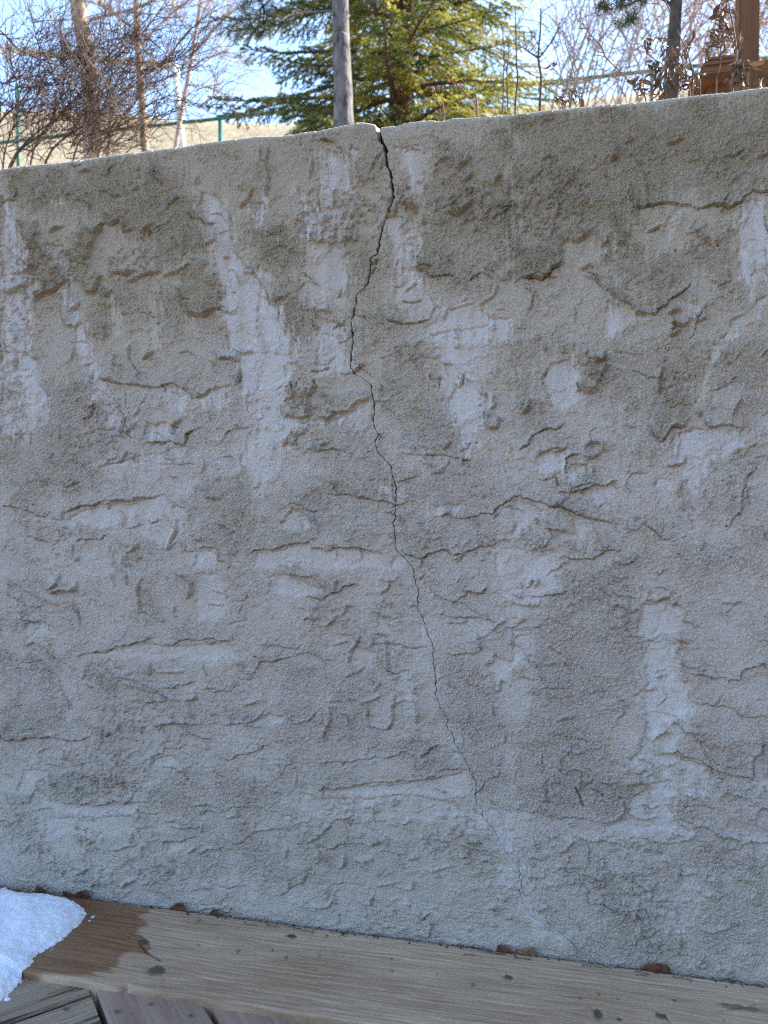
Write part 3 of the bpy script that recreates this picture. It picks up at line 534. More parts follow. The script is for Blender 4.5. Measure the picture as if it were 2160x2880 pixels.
# many more small torn edges and squeezed ridges between the large ones
_rw = random.Random(2024)
for i in range(430):
    x_, y_ = _rw.uniform(-40, 2200), _rw.uniform(420, 2720)
    a_ = _rw.gauss(0, .45) + (_rw.random() < .22) * math.pi / 2
    n_ = _rw.randint(3, 7)
    st_ = _rw.uniform(9, 22)
    pp = [(x_, y_)]
    for j in range(n_):
        a_ += _rw.gauss(0, .55)
        a_ = max(-1.7, min(1.7, a_))
        pp.append((pp[-1][0] + st_ * math.cos(a_), pp[-1][1] + st_ * math.sin(a_) * .8))
    if _rw.random() < .62:
        L('S', _rw.uniform(1.6, 3.2), pp, _rw.choice((5, 8, 12)))
    else:
        W('S', _rw.uniform(1.6, 3.2), _rw.uniform(6, 10), pp[:4])

# ---- the crack: path and half width, top to bottom (source pixels)
crack_path = src('B', [(790,40),(792,90),(800,160),(830,200),(840,260),(848,330),(878,400),(882,480),(890,545),(860,620),(835,690),(812,770),(795,850),(785,910),(742,965),(745,1030),(725,1110),(705,1160),(655,1200),(645,1270),(632,1340),(610,1370),(625,1450)]) \
    + src('E', [(630,40),(615,120),(613,190),(640,240),(695,265),(742,300),(755,370),(768,440),(760,520),(770,570),(795,605),(770,655),(780,705),(830,760),(870,800),(885,870),(905,940),(912,1000),(903,1050),(905,1120),(893,1180),(900,1260),(910,1360),(950,1395),(990,1440)]) \
    + src('H', [(1020,0),(1030,90),(1050,130),(1050,260),(1080,320),(1105,390),(1115,440),(1150,500),(1150,600),(1165,740),(1170,830),(1190,890),(1230,940),(1245,985),(1235,1030),(1270,1070),(1290,1140),(1330,1195),(1375,1270),(1390,1330),(1428,1380),(1425,1475)]) \
    + src('J', [(1432,140),(1465,180),(1470,225),(1530,290),(1565,350),(1580,390),(1620,450),(1659,500)]) + src('K', [(45,540),(50,600),(60,660),(50,710),(80,790),(140,880),(200,910),(250,965),(330,1010),(370,1040)]) + src('K', [(410,1075),(440,1130),(450,1180)])
cw = np.array([(PY(a, b, 0).x, PY(a, b, 0).z) for a, b in crack_path])
cw = cw[np.argsort(-cw[:, 1])]
hw_z = np.array([PY(1080, y, 0).z for y in (330, 362, 400, 470, 560, 700, 900, 1300, 1700, 2200, 2480, 2680)])
hw_v = np.array([9.5, 6.5, 3.6, 3.0, 2.0, 1.7, 1.3, 1.0, .72, .5, .34, .0]) * .001


def crack_x(z):
    x = np.interp(-z, -cw[:, 1], cw[:, 0])
    return x + .0022 * noise2(z / .009, z * 0 + 3, 5) + .0006 * noise2(z / .0025, z * 0 + 9, 6)


def crack_hw(z):
    return np.interp(-z, -hw_z, hw_v) * np.clip(1 + .7 * noise2(z / .012, z * 0 + 5, 8) + .5 * noise2(z / .05, z * 0 + 2, 9), .15, 2)


# ---- outline of the wall's top
top_src = src('A', [(0,72),(200,48),(360,30),(560,5)]) + src('a', [(940,968),(1150,944),(1400,905),(1659,873)]) + src('B', [(170,137),(390,103),(500,78),(620,54),(700,44),(765,55),(786,74),(800,72),(900,64),(1000,40),(1120,25),(1180,34),(1230,29),(1270,14),(1440,6)]) + src('C', [(0,130),(200,108),(500,80),(730,63),(1000,30),(1240,4)]) + [(2160, 241)]
tw = np.array([(PY(a, b, 0).x, PY(a, b, 0).z) for a, b in top_src])
tw = tw[np.argsort(tw[:, 0])]
print('wall top heights', tw[0], tw[len(tw) // 2], tw[-1])
TOP_L, TOP_R = float(tw[:3, 1].mean()), float(tw[-3:, 1].mean())


def wall_top(x):
    return np.interp(x, tw[:, 0], tw[:, 1])


def spaced(a, b, d0, grow=1.0):
    out, x, d = [a], a, d0
    while x < b:
        x += d
        d *= grow
        out.append(min(x, b))
    return np.array(out)


XL, XR = PY(0, 1440, 0).x - .03, PY(2160, 1440, 0).x + .03
STEP = .00174
left = np.concatenate([-spaced(-(XL), 6.0, .002, 1.13)[::-1][:-1], np.linspace(XL, 0, int(-XL / STEP))])       # ends on the crack
right = np.concatenate([np.linspace(0, XR, int(XR / STEP)), spaced(XR, 7.0, .002, 1.13)[1:]])
RAD = .010
ZB = -.03
NR = int(1.50 / STEP)
vz = np.linspace(0, 1, NR)
# rows: 0..NR-1 front face, then the rounded arris and the top
arc = np.linspace(0, math.pi / 2, 7)[1:]
top_y = np.concatenate([np.array([.004, .01, .02, .04, .08, .14, .2])])


def side_grid(u, is_left):
    """columns u (0 = crack) -> X, Z, Y0 arrays and front mask; rows bottom to top"""
    U = u[None, :].repeat(NR, 0)
    # the row heights depend on the crack column only weakly: solve with one pass
    zt_guess = wall_top(u)[None, :]
    Zf = ZB + vz[:, None] * (zt_guess - RAD - ZB)
    zc = ZB + vz * (wall_top(np.array([float(crack_x(np.array([1.4]))[0])]))[0] - RAD - ZB)
    cx = crack_x(zc)
    hw = np.maximum(crack_hw(zc), 0)
    edge = cx + (-hw if is_left else hw)
    fall = np.exp(-np.abs(U) / .35) * np.clip(1 - np.abs(U) / 1.5, 0, 1)
    X = U + edge[:, None] * fall if True else U
    zt = wall_top(X)
    Z = ZB + vz[:, None] * (zt - RAD - ZB)
    return X, Z


def eval_wall(X, Z):
    """height field (metres), tint and roughness on the face"""
    sh = X.shape
    wx = X + .0045 * noise2(X / .030, Z / .030, 1) + .0028 * noise2(X / .012, Z / .012, 2) + .0011 * noise2(X / .005, Z / .005, 3)
    wxs = X + .4 * (wx - X) + .0004 * noise2(X / .004, Z / .004, 4)
    wz = Z + .0045 * noise2(X / .030, Z / .030, 11) + .0028 * noise2(X / .012, Z / .012, 12) + .0011 * noise2(X / .005, Z / .005, 13)
    wzs = Z + .4 * (wz - Z) + .0004 * noise2(X / .004, Z / .004, 14)
    n_mid = noise2(X / .022, Z / .022, 21)
    n_big = noise2(X / .09, Z / .09, 22)
    n_low = noise2(X / .35, Z / .35, 23)
    n_fine = noise2(X / .0055, Z / .005, 24)
    n_str = noise2(X / .0075, Z / .055, 25) + .5 * noise2(X / .003, Z / .03, 26)
    n_wash = noise2(X / .02, Z / .12, 27)
    rag = .008 * n_mid + .005 * n_fine + .017 * n_str * sstep(.5, 1.0, Z)
    H = .0010 * n_big + .002 * n_low + .0005 * n_mid
    rough = np.full(sh, .42, np.float32) + .16 * n_big + .1 * n_mid
    zz = np.clip((Z - .86) / .58, 0, 1)
    tint = .20 + .50 * zz * zz * (3 - 2 * zz) + (.06 + .10 * zz) * n_big + .07 * n_low
    calm = .42 + .58 * sstep(.55, 1.1, Z)
    xmin, xmax = X.min(0), X.max(0)
    zmin, zmax = Z.min(1), Z.max(1)

    def window(pts, pad):
        a, b = pts.min(0) - pad, pts.max(0) + pad
        ci = np.where((xmax >= a[0]) & (xmin <= b[0]))[0]
        ri = np.where((zmax >= a[1]) & (zmin <= b[1]))[0]
        if len(ci) < 2 or len(ri) < 2:
            return None
        return slice(ri[0], ri[-1] + 1), slice(ci[0], ci[-1] + 1)

    def seg_dist(px, pz, pts, closed):
        q = np.vstack([pts, pts[:1]]) if closed else pts
        best = np.full(px.shape, 1e9, np.float32)
        side = np.zeros(px.shape, np.float32)
        arcl = np.zeros(px.shape, np.float32)
        run = 0.0
        for i in range(len(q) - 1):
            ax, az = q[i]
            dx, dz = q[i + 1] - q[i]
            l2 = dx * dx + dz * dz
            if l2 < 1e-12:
                continue
            ln = math.sqrt(l2)
            ex, ez = px - ax, pz - az
            t = np.clip((ex * dx + ez * dz) / l2, 0, 1)
            rx, rz = ex - t * dx, ez - t * dz
            d = rx * rx + rz * rz
            cr = dx * ez - dz * ex
            m = d < best
            best = np.where(m, d, best)
            side = np.where(m, cr, side)
            arcl = np.where(m, run + t * ln, arcl)
            run += ln
        return np.sqrt(best), side, arcl, run

    def inside(px, pz, pts):
        res = np.zeros(px.shape, bool)
        j = len(pts) - 1
        for i in range(len(pts)):
            xi, zi = pts[i]
            xj, zj = pts[j]
            if zi != zj:
                res ^= ((zi > pz) != (zj > pz)) & (px < (xj - xi) * (pz - zi) / (zj - zi) + xi)
            j = i
        return res

    for fe in FE:
        k, c = fe[0], fe[1]
        if k in 'LPSR':
            amt, pts = fe[2], wallpts(c, fe[3])
        if k == 'L':
            fade = fe[4] * .001
            w = window(pts, fade * 2.6 + .012)
            if w is None:
                continue
            px, pz = wx[w], wz[w]
            d, sd, al, ln = seg_dist(px, pz, pts, False)
            e = min(.3 * ln, .03)
            taper = sstep(0, e, al) * sstep(0, e, ln - al)
            var = .75 + .55 * n_mid[w] + .3 * n_big[w]
            up = sd > 0
            prof = sstep(-.0002, .0013, d) * (.66 * np.exp(-d / .0034) + .34 * np.exp(-d / (fade * .8)))
            low = -.62 * np.exp(-(d / .0018) ** 2)
            H[w] += np.where(up, prof, low) * amt * .0021 * taper * np.clip(var, .25, 1.6)
            ad = np.where(up, np.exp(-d / (fade * .8)), 0) * taper
            tint[w] += .10 * ad
            rough[w] += .25 * ad
        elif k in 'PSR':
            w = window(pts, .05)
            if w is None:
                continue
            px, pz = wx[w], wz[w]
            d, _, _, _ = seg_dist(px, pz, pts, True)
            ins = inside(px, pz, pts)
            s = np.where(ins, d, -d)
            if k == 'P':
                gz = np.gradient(s, axis=0)
                gx = np.gradient(s, axis=1)
                up = -gz / (np.hypot(gz, gx) + 1e-9)          # 1 where the edge faces up
                wid = .0018 + .012 * np.clip(up * .9, 0, 1)
                m = sstep(0, 1, np.clip(s / wid, 0, 1))
                lip = np.exp(-((s - .003) / .003) ** 2) * (s > 0) * np.clip(.3 - up, 0, 1)
                H[w] += amt * .0021 * (m * (.8 + .35 * n_mid[w]) + .45 * lip)
                H[w] -= .0042 * np.exp(-((s + .0014) / .0022) ** 2) * np.clip(.75 - up, 0, 1) * np.clip(.7 + n_mid[w], .1, 1.4)
                tint[w] += fe[4] * m
                rough[w] += .25 * m
            elif k == 'S':
                gz = np.gradient(s, axis=0)
                gx = np.gradient(s, axis=1)
                up = -gz / (np.hypot(gz, gx) + 1e-9)
                wid = .0022 + .010 * np.clip(-up + .2, 0, 1)
                hole = sstep(0, 1, np.clip(s / wid, 0, 1))
                soft = sstep(-.005, .010, s + rag[w]) * np.clip(.8 + .45 * n_wash[w], .3, 1)
                H[w] -= amt * .0022 * hole
                H[w] -= .0040 * np.exp(-((s - .0014) / .0021) ** 2) * np.clip(.6 + up, 0, 1) * np.clip(.5 + 1.3 * n_mid[w], 0, 1.4)
                rough[w] = rough[w] * (1 - .85 * soft) + .07 * soft
                tint[w] = tint[w] * (1 - .85 * soft * fe[4]) - .10 * soft * fe[4] * calm[w]
            else:
                soft = sstep(-.018, .022, s + 1.6 * rag[w] + .028 * n_big[w])
                rough[w] += amt * .6 * soft
                tint[w] += fe[4] * .42 * soft * calm[w]
                H[w] += .0010 * soft * amt
        elif k in 'WG':
            hgt, wid, pts = fe[2], max(fe[3] * (.41e-3 if k == 'W' else .284e-3), .0042 if k == 'W' else .003), wallpts(c, fe[4])
            w = window(pts, .02)
            if w is None:
                continue
            px, pz = wxs[w], wzs[w]
            d, _, al, ln = seg_dist(px, pz, pts, False)
            if k == 'W':
                taper = .55 + .45 * sstep(0, .25 * ln + .003, al) * sstep(0, .12 * ln + .002, ln - al)
                m = np.exp(-(d / (wid * .66)) ** 4)
                H[w] += hgt * .0018 * m * (1 + .25 * n_fine[w]) * taper * np.clip(.95 + .5 * n_mid[w] + .3 * n_fine[w], .45, 1.5)
                d2, _, _, _ = seg_dist(px - wid * .55, pz + wid * .95, pts, False)
                H[w] -= hgt * .0009 * np.exp(-(d2 / .0021) ** 2) * (1 - m) * taper
                tint[w] += .04 * m
                rough[w] += .1 * m
            else:
                H[w] -= hgt * .001 * np.exp(-(d / (wid * .55)) ** 4)
        elif k == 'K':
            x0, y0, x1, y1 = fe[3]
            pts = wallpts(c, [(x0, y0), (x1, y0), (x1, y1), (x0, y1)])
            w = window(pts, .01)
            if w is None:
                continue
            cc = pts.mean(0)
            hx, hz = np.ptp(pts[:, 0]) / 2, np.ptp(pts[:, 1]) / 2
            q = ((wx[w] - cc[0]) / hx) ** 2 + ((wz[w] - cc[1]) / hz) ** 2
            m = sstep(1.15, .55, q)
            a, b = wx[w], wz[w]
            n = .62 * noise2(a / .0105, b / .0085, 31) + .5 * noise2(a / .021, b / .018, 32) + .22 * noise2(a / .005, b / .005, 33)
            lump = sstep(.10, .21, n)
            H[w] += fe[2] * (.0025 + .0009 * sstep(.6, 1.1, Z[w])) * lump * sstep(0, .5, m + .4 * n) * (.55 + 1.1 * np.clip(n, 0, 1))
            H[w] -= fe[2] * .0013 * m * np.exp(-((n - .055) / .045) ** 2)
            tint[w] += .04 * lump * m
            rough[w] += .3 * lump * m
        elif k == 'B':
            p0 = wallpts(c, [(fe[3], fe[4])])
            r = fe[5] * CROPS[c][2] * .655e-3
            w = window(p0, r * 2.2)
            if w is None:
                continue
            q = np.hypot(wx[w] - p0[0, 0], (wz[w] - p0[0, 1]) * 1.1) / r + .35 * n_mid[w]
            m = sstep(1.05, .8, q)
            H[w] += fe[2] * .0016 * m * (.55 + .6 * noise2(wx[w] / .006, wz[w] / .006, 41))
            tint[w] += .08 * m
            rough[w] += .2 * m

    # stray crumbs of mortar everywhere, thin on the scraped parts
    n = .6 * noise2(wx / .012, wz / .010, 51) + .5 * noise2(wx / .006, wz / .0055, 52)
    gate = sstep(-.12, .35, noise2(X / .07, Z / .05, 53) + .35 * n_big)
    lump = sstep(.31, .38, n) * gate
    H -= .0016 * gate * np.exp(-((n - .285) / .03) ** 2) * np.clip(rough * 1.5, .2, 1)
    H += .0024 * lump * np.clip(rough * 1.5, .15, 1)
    tint += .04 * lump
    n2_ = .55 * noise2(wx / .0062, wz / .0052, 56) + .45 * noise2(wx / .0105, wz / .008, 57)
    gate2 = sstep(-.25, .25, noise2(X / .045, Z / .035, 58) + .4 * n_mid)
    l2 = sstep(.22, .30, n2_) * gate2
    r2 = np.clip(rough * 1.5, .12, .72)
    H += .0013 * l2 * r2 - .0009 * gate2 * np.exp(-((n2_ - .19) / .03) ** 2) * r2
    pit = sstep(.47, .56, noise2(X / .0075, Z / .0075, 59))
    H -= .0012 * pit * np.clip(r2, .3, 1)
    # low flat skins with torn edges
    skin = noise2(wx / .06, wz / .048, 54) + .35 * noise2(wx / .02, wz / .016, 55)
    H += .0011 * sstep(.10, .125, skin) + .0016 * sstep(.36, .385, skin)
    H *= .84 + .16 * sstep(.5, 1.0, Z)
    rough = np.clip(rough, .05, 1.3)
    # sprayed grain
    g1 = noise2(X / .0058 + .8 * n_mid, Z / .0058, 61)
    g2 = noise2(X / .0033, Z / .0033, 62)
    grain = .5 * g1 + .75 * g2
    grain = np.where(grain > 0, grain, grain * .6)
    H += (rough + .12) * .0026 * grain
    tint = np.clip(tint, -.1, 1.1)
    return H, tint, rough


def build_wall():
    V, Fq, T, R = [], [], [], []
    off = 0
    for is_left, u in ((True, left), (False, right)):
        X, Z = side_grid(u, is_left)
        H, tint, rough = eval_wall(X, Z)
        # fade the relief out far from the picture, keep a little everywhere
        # crumble the crack's lips
        zc = Z
        dcr = np.abs(X - crack_x(Z))
        H -= np.exp(-dcr / .0035) * .0016 * np.clip(crack_hw(Z) / .0015, .2, 2.5)
        nr, nc = X.shape
        rows = [np.stack([X, -H, Z], -1)]
        tr, rr = [tint], [rough]
        xt, zt, ht = X[-1], Z[-1], H[-1]
        for a in arc:
            n1 = .0004 * noise2(xt / .009, xt * 0 + a * 3, 71) + .0010 * noise2(xt / .05, xt * 0, 72)
            rows.append(np.stack([xt, RAD * (1 - math.cos(a)) - (ht + n1) * math.cos(a), zt + RAD * math.sin(a) + (n1 + ht * .2) * math.sin(a)], -1)[None])
            tr.append((tint[-1] * .7 - .05 * math.sin(a))[None]); rr.append(np.full((1, nc), .5))
        for yy in top_y:
            n1 = .0010 * noise2(xt / .05, xt * 0, 72) - .0006 - .004 * yy
            rows.append(np.stack([xt, xt * 0 + RAD + yy, zt + RAD + n1 + ht * .2], -1)[None])
            tr.append((tint[-1] * .5)[None]); rr.append(np.full((1, nc), .5))
        for zz in (1.2, .6, 0.0):
            rows.append(np.stack([xt, xt * 0 + .21, xt * 0 + zz], -1)[None])
            tr.append(tint[-1:] * 0 + .3); rr.append(np.full((1, nc), .5))
        P = np.concatenate(rows, 0)
        TT, RR = np.concatenate(tr, 0), np.concatenate(rr, 0)
        ce0 = -1 if is_left else 0
        for k_, yy in enumerate(top_y):
            if yy >= .01:
                P[nr + len(arc) + k_:, ce0, 0] = crack_x(np.array([wall_top(xt[ce0])]))[0]
                break
        # crack flank: extra columns running into the wall
        ce = -1 if is_left else 0
        edge = P[:, ce, :].copy()
        flank = []
        for depth, close in ((.004, .15), (.012, .35), (.035, .9)):
            q = edge.copy()
            q[:nr, 1] += depth
            zc1 = np.minimum(q[:nr, 2], 1.6)
            cxx = crack_x(zc1)
            q[:nr, 0] = q[:nr, 0] + (cxx - q[:nr, 0]) * close
            # above the arris follow the last front row
            top = slice(nr, P.shape[0])
            q[top, 0] = q[nr - 1, 0]
            q[top, 0] = edge[top, 0]
            lim = slice(nr, nr + len(arc) + 1)
            q[lim, 0] = q[nr - 1, 0]
            q[lim, 2] -= depth * .8
            q[lim, 1] += depth * .3
            flank.append(q[:, None, :])
        if is_left:
            P = np.concatenate([P] + flank, 1)
            TT = np.concatenate([TT] + [TT[:, -1:]] * 3, 1); RR = np.concatenate([RR] + [RR[:, -1:]] * 3, 1)
        else:
            P = np.concatenate(flank[::-1] + [P], 1)
            TT = np.concatenate([TT[:, :1]] * 3 + [TT], 1); RR = np.concatenate([RR[:, :1]] * 3 + [RR], 1)
        r_, c_ = P.shape[:2]
        idx = np.arange(r_ * c_).reshape(r_, c_) + off
        q = np.stack([idx[:-1, :-1], idx[:-1, 1:], idx[1:, 1:], idx[1:, :-1]], -1).reshape(-1, 4)
        V.append(P.reshape(-1, 3)); Fq.append(q); T.append(TT.ravel()); R.append(RR.ravel())
        off += r_ * c_
    V, Fq = np.concatenate(V), np.concatenate(Fq)
    o = mesh_obj('retaining_wall', V, Fq, wall_material())
    me = o.data
    for nm, arr in (('tint', T), ('rough', R)):
        at = me.attributes.new(nm, 'FLOAT', 'POINT')
        at.data.foreach_set('value', np.concatenate(arr).astype(np.float32))
    tag(o, 'long grey plastered retaining wall with a crack running from its top edge', 'wall')
    return o


def wall_material():
    m, nt, b = new_mat('cement_plaster')
    tc = N(nt, 'ShaderNodeTexCoord')
    at = N(nt, 'ShaderNodeAttribute', attribute_name='tint')
    ar = N(nt, 'ShaderNodeAttribute', attribute_name='rough')
    n1 = N(nt, 'ShaderNodeTexNoise', Scale=26, Detail=8, Roughness=.65)
    n2 = N(nt, 'ShaderNodeTexNoise', Scale=330, Detail=3, Roughness=.6)
    for n in (n1, n2):
        nt.links.new(tc.outputs['Object'], n.inputs['Vector'])
    a1 = N(nt, 'ShaderNodeMath', operation='MULTIPLY_ADD')
    a1.inputs[1].default_value = .30
    nt.links.new(n1.outputs['Fac'], a1.inputs[0]); nt.links.new(at.outputs['Fac'], a1.inputs[2])
    a2 = N(nt, 'ShaderNodeMath', operation='MULTIPLY_ADD')
    a2.inputs[1].default_value = .34
    nt.links.new(n2.outputs['Fac'], a2.inputs[0]); nt.links.new(a1.outputs[0], a2.inputs[2])
    a3 = N(nt, 'ShaderNodeMath', operation='SUBTRACT')
    a3.inputs[1].default_value = .32
    nt.links.new(a2.outputs[0], a3.inputs[0])
    r = ramp(nt, a3.outputs[0], [(0, (.60, .548, .50)), (.24, (.525, .452, .37)), (.65, (.465, .388, .285)), (1, (.395, .322, .22))])
    n7 = N(nt, 'ShaderNodeTexNoise', Scale=310, Detail=3, Roughness=.75)
    nt.links.new(tc.outputs['Object'], n7.inputs['Vector'])
    sp = ramp(nt, n7.outputs['Fac'], [(.30, (.52, .50, .47)), (.45, (.92, .92, .92)), (.55, (1.0, 1.0, 1.0)), (.70, (1.35, 1.33, 1.3))])
    mm = N(nt, 'ShaderNodeMix', data_type='RGBA', blend_type='MULTIPLY')
    fr = N(nt, 'ShaderNodeMapRange')
    fr.inputs['From Max'].default_value = .9
    fr.inputs['To Min'].default_value, fr.inputs['To Max'].default_value = .4, .95
    nt.links.new(ar.outputs['Fac'], fr.inputs['Value']); nt.links.new(fr.outputs[0], mm.inputs['Factor'])
    nt.links.new(r.outputs[0], mm.inputs['A']); nt.links.new(sp.outputs[0], mm.inputs['B'])
    nt.links.new(mm.outputs['Result'], b.inputs['Base Color'])
    b.inputs['Roughness'].default_value = .95
    b.inputs['Specular IOR Level'].default_value = .15
    v = N(nt, 'ShaderNodeTexVoronoi', Scale=420)
    n3 = N(nt, 'ShaderNodeTexNoise', Scale=700, Detail=4)
    n4 = N(nt, 'ShaderNodeTexNoise', Scale=240, Detail=3)
    for n in (v, n3, n4):
        nt.links.new(tc.outputs['Object'], n.inputs['Vector'])
    s1 = N(nt, 'ShaderNodeMath', operation='MULTIPLY_ADD')
    nt.links.new(v.outputs['Distance'], s1.inputs[0]); s1.inputs[1].default_value = -.6
    nt.links.new(n4.outputs['Fac'], s1.inputs[2])
    s2 = N(nt, 'ShaderNodeMath', operation='MULTIPLY')
    nt.links.new(s1.outputs[0], s2.inputs[0]); nt.links.new(ar.outputs['Fac'], s2.inputs[1])
    s3 = N(nt, 'ShaderNodeMath', operation='MULTIPLY_ADD')
    nt.links.new(n3.outputs['Fac'], s3.inputs[0]); s3.inputs[1].default_value = .35
    nt.links.new(s2.outputs[0], s3.inputs[2])
    bp = N(nt, 'ShaderNodeBump', Strength=1.0, Distance=.006)
    nt.links.new(s3.outputs[0], bp.inputs['Height'])
    nt.links.new(bp.outputs[0], b.inputs['Normal'])
    return m


wall = build_wall()

# ================================================================== ground, hillside
DECK_Z, BOARD_Z = -.0100, .0025
ridge = np.array([(PY(a, b, 70.0).x, PY(a, b, 70.0).z) for a, b in ((-1500, 330), (-500, 316), (0, 314), (160, 309), (330, 318), (480, 338), (620, 342), (760, 350), (1000, 335), (1400, 305), (1700, 272), (2160, 225), (3000, 160))])
FENCE_Y = 9.0
rail_l, rail_r = PY(412, 356, FENCE_Y), PY(1836, 199, FENCE_Y)


def rail_z(x):
    return rail_l.z + (rail_r.z - rail_l.z) * (x - rail_l.x) / (rail_r.x - rail_l.x)


def terrain(x, y):
    if y <= .12:
        # unseen slopes added behind the camera and to the right block low skylight
        shade_bank = min(max(x - 5.0, 0) * .9, 45) * min(max((-2 - y) / 6, 0), 1)  # steep rise added at right so the wall's light comes from upper left
        if y > -30:
            return -.42 + shade_bank
        if y > -60:
            return -.42 - (-30 - y) * .12 + shade_bank
        return -4.0 + max(min(-60 - y, 240) * .30, shade_bank)
    z9 = rail_z(0) - 1.25
    if y <= FENCE_Y:
        return 1.34 + (z9 - 1.34) * (y - .12) / (FENCE_Y - .12)
    zr = float(np.interp(x, ridge[:, 0], ridge[:, 1])) * 1.0
    if y <= 70:
        s = (y - FENCE_Y) / (70 - FENCE_Y)
        s2 = s - .25 * s * (1 - s)
        return z9 + (zr - z9) * s2 + .25 * math.sin(x * .4 + y * .3) * s * (1 - s)
    return zr - (y - 70) * .15 if y < 200 else zr - 19.5 - (y - 200) * .05


def build_ground():
    xs = [-400, -200, -120, -80, -60] + list(np.arange(-50, 4.1, 2.0)) + [5, 6, 7.5, 9, 11, 13, 15, 18, 21, 25, 30, 36, 42, 50, 55, 60, 80, 100, 200, 400]
    ys = [-420, -300, -240, -180, -130, -100, -80, -60, -45, -30, -20, -12, -8, -6, -5, -4, -3, -2, -.5, .1, .121, .14, .5, 1, 2, 3.5, 5, 7, 9, 11, 14, 18, 23, 29, 36, 43, 50, 57, 63, 67, 70, 74, 80, 95, 130, 200, 400]
    v = [(x, y, terrain(x, y)) for y in ys for x in xs]
    n = len(xs)
    f = [(j * n + i, j * n + i + 1, (j + 1) * n + i + 1, (j + 1) * n + i) for j in range(len(ys) - 1) for i in range(n - 1)]
    m = noise_mat('dry_grass_ground', [(.3, (.20, .14, .075)), (.5, (.34, .25, .14)), (.7, (.44, .34, .20))], scale=1.2, detail=10, rough=.95, bump=.4, bscale=8)
    nt = m.node_tree
    b = nt.nodes['Principled BSDF']
    lk = b.inputs['Base Color'].links[0]
    frm = lk.from_socket
    tc = N(nt, 'ShaderNodeTexCoord'); sx = N(nt, 'ShaderNodeSeparateXYZ')
    nt.links.new(tc.outputs['Object'], sx.inputs[0])
    gt = N(nt, 'ShaderNodeMath', operation='GREATER_THAN'); gt.inputs[1].default_value = .13
    nt.links.new(sx.outputs['Y'], gt.inputs[0])
    mg = N(nt, 'ShaderNodeMix', data_type='RGBA')
    mg.inputs['A'].default_value = (.15, .115, .07, 1)
    lt = N(nt, 'ShaderNodeMath', operation='LESS_THAN'); lt.inputs[1].default_value = -55
    nt.links.new(sx.outputs['Y'], lt.inputs[0])
    hz = N(nt, 'ShaderNodeMath', operation='GREATER_THAN'); hz.inputs[1].default_value = .4
    nt.links.new(sx.outputs['Z'], hz.inputs[0])
    ltm = N(nt, 'ShaderNodeMath', operation='MAXIMUM')
    nt.links.new(lt.outputs[0], ltm.inputs[0]); nt.links.new(hz.outputs[0], ltm.inputs[1])
    lt = ltm
    nw = N(nt, 'ShaderNodeTexNoise', Scale=.15, Detail=6)
    nt.links.new(tc.outputs['Object'], nw.inputs['Vector'])
    rw = ramp(nt, nw.outputs['Fac'], [(.35, (.05, .05, .028)), (.65, (.13, .105, .06))])  # dark cover for the light-blocking slopes added behind the camera
    mw_ = N(nt, 'ShaderNodeMix', data_type='RGBA')
    mw_.inputs['A'].default_value = (.15, .115, .07, 1)
    nt.links.new(lt.outputs[0], mw_.inputs['Factor']); nt.links.new(rw.outputs[0], mw_.inputs['B'])
    nt.links.new(mw_.outputs['Result'], mg.inputs['A'])
    nt.links.new(gt.outputs[0], mg.inputs['Factor']); nt.links.new(frm, mg.inputs['B'])
    nt.links.new(mg.outputs['Result'], b.inputs['Base Color'])
    o = mesh_obj('ground', v, f, m)
    tag(o, kind='structure')
    return o


ground = build_ground()


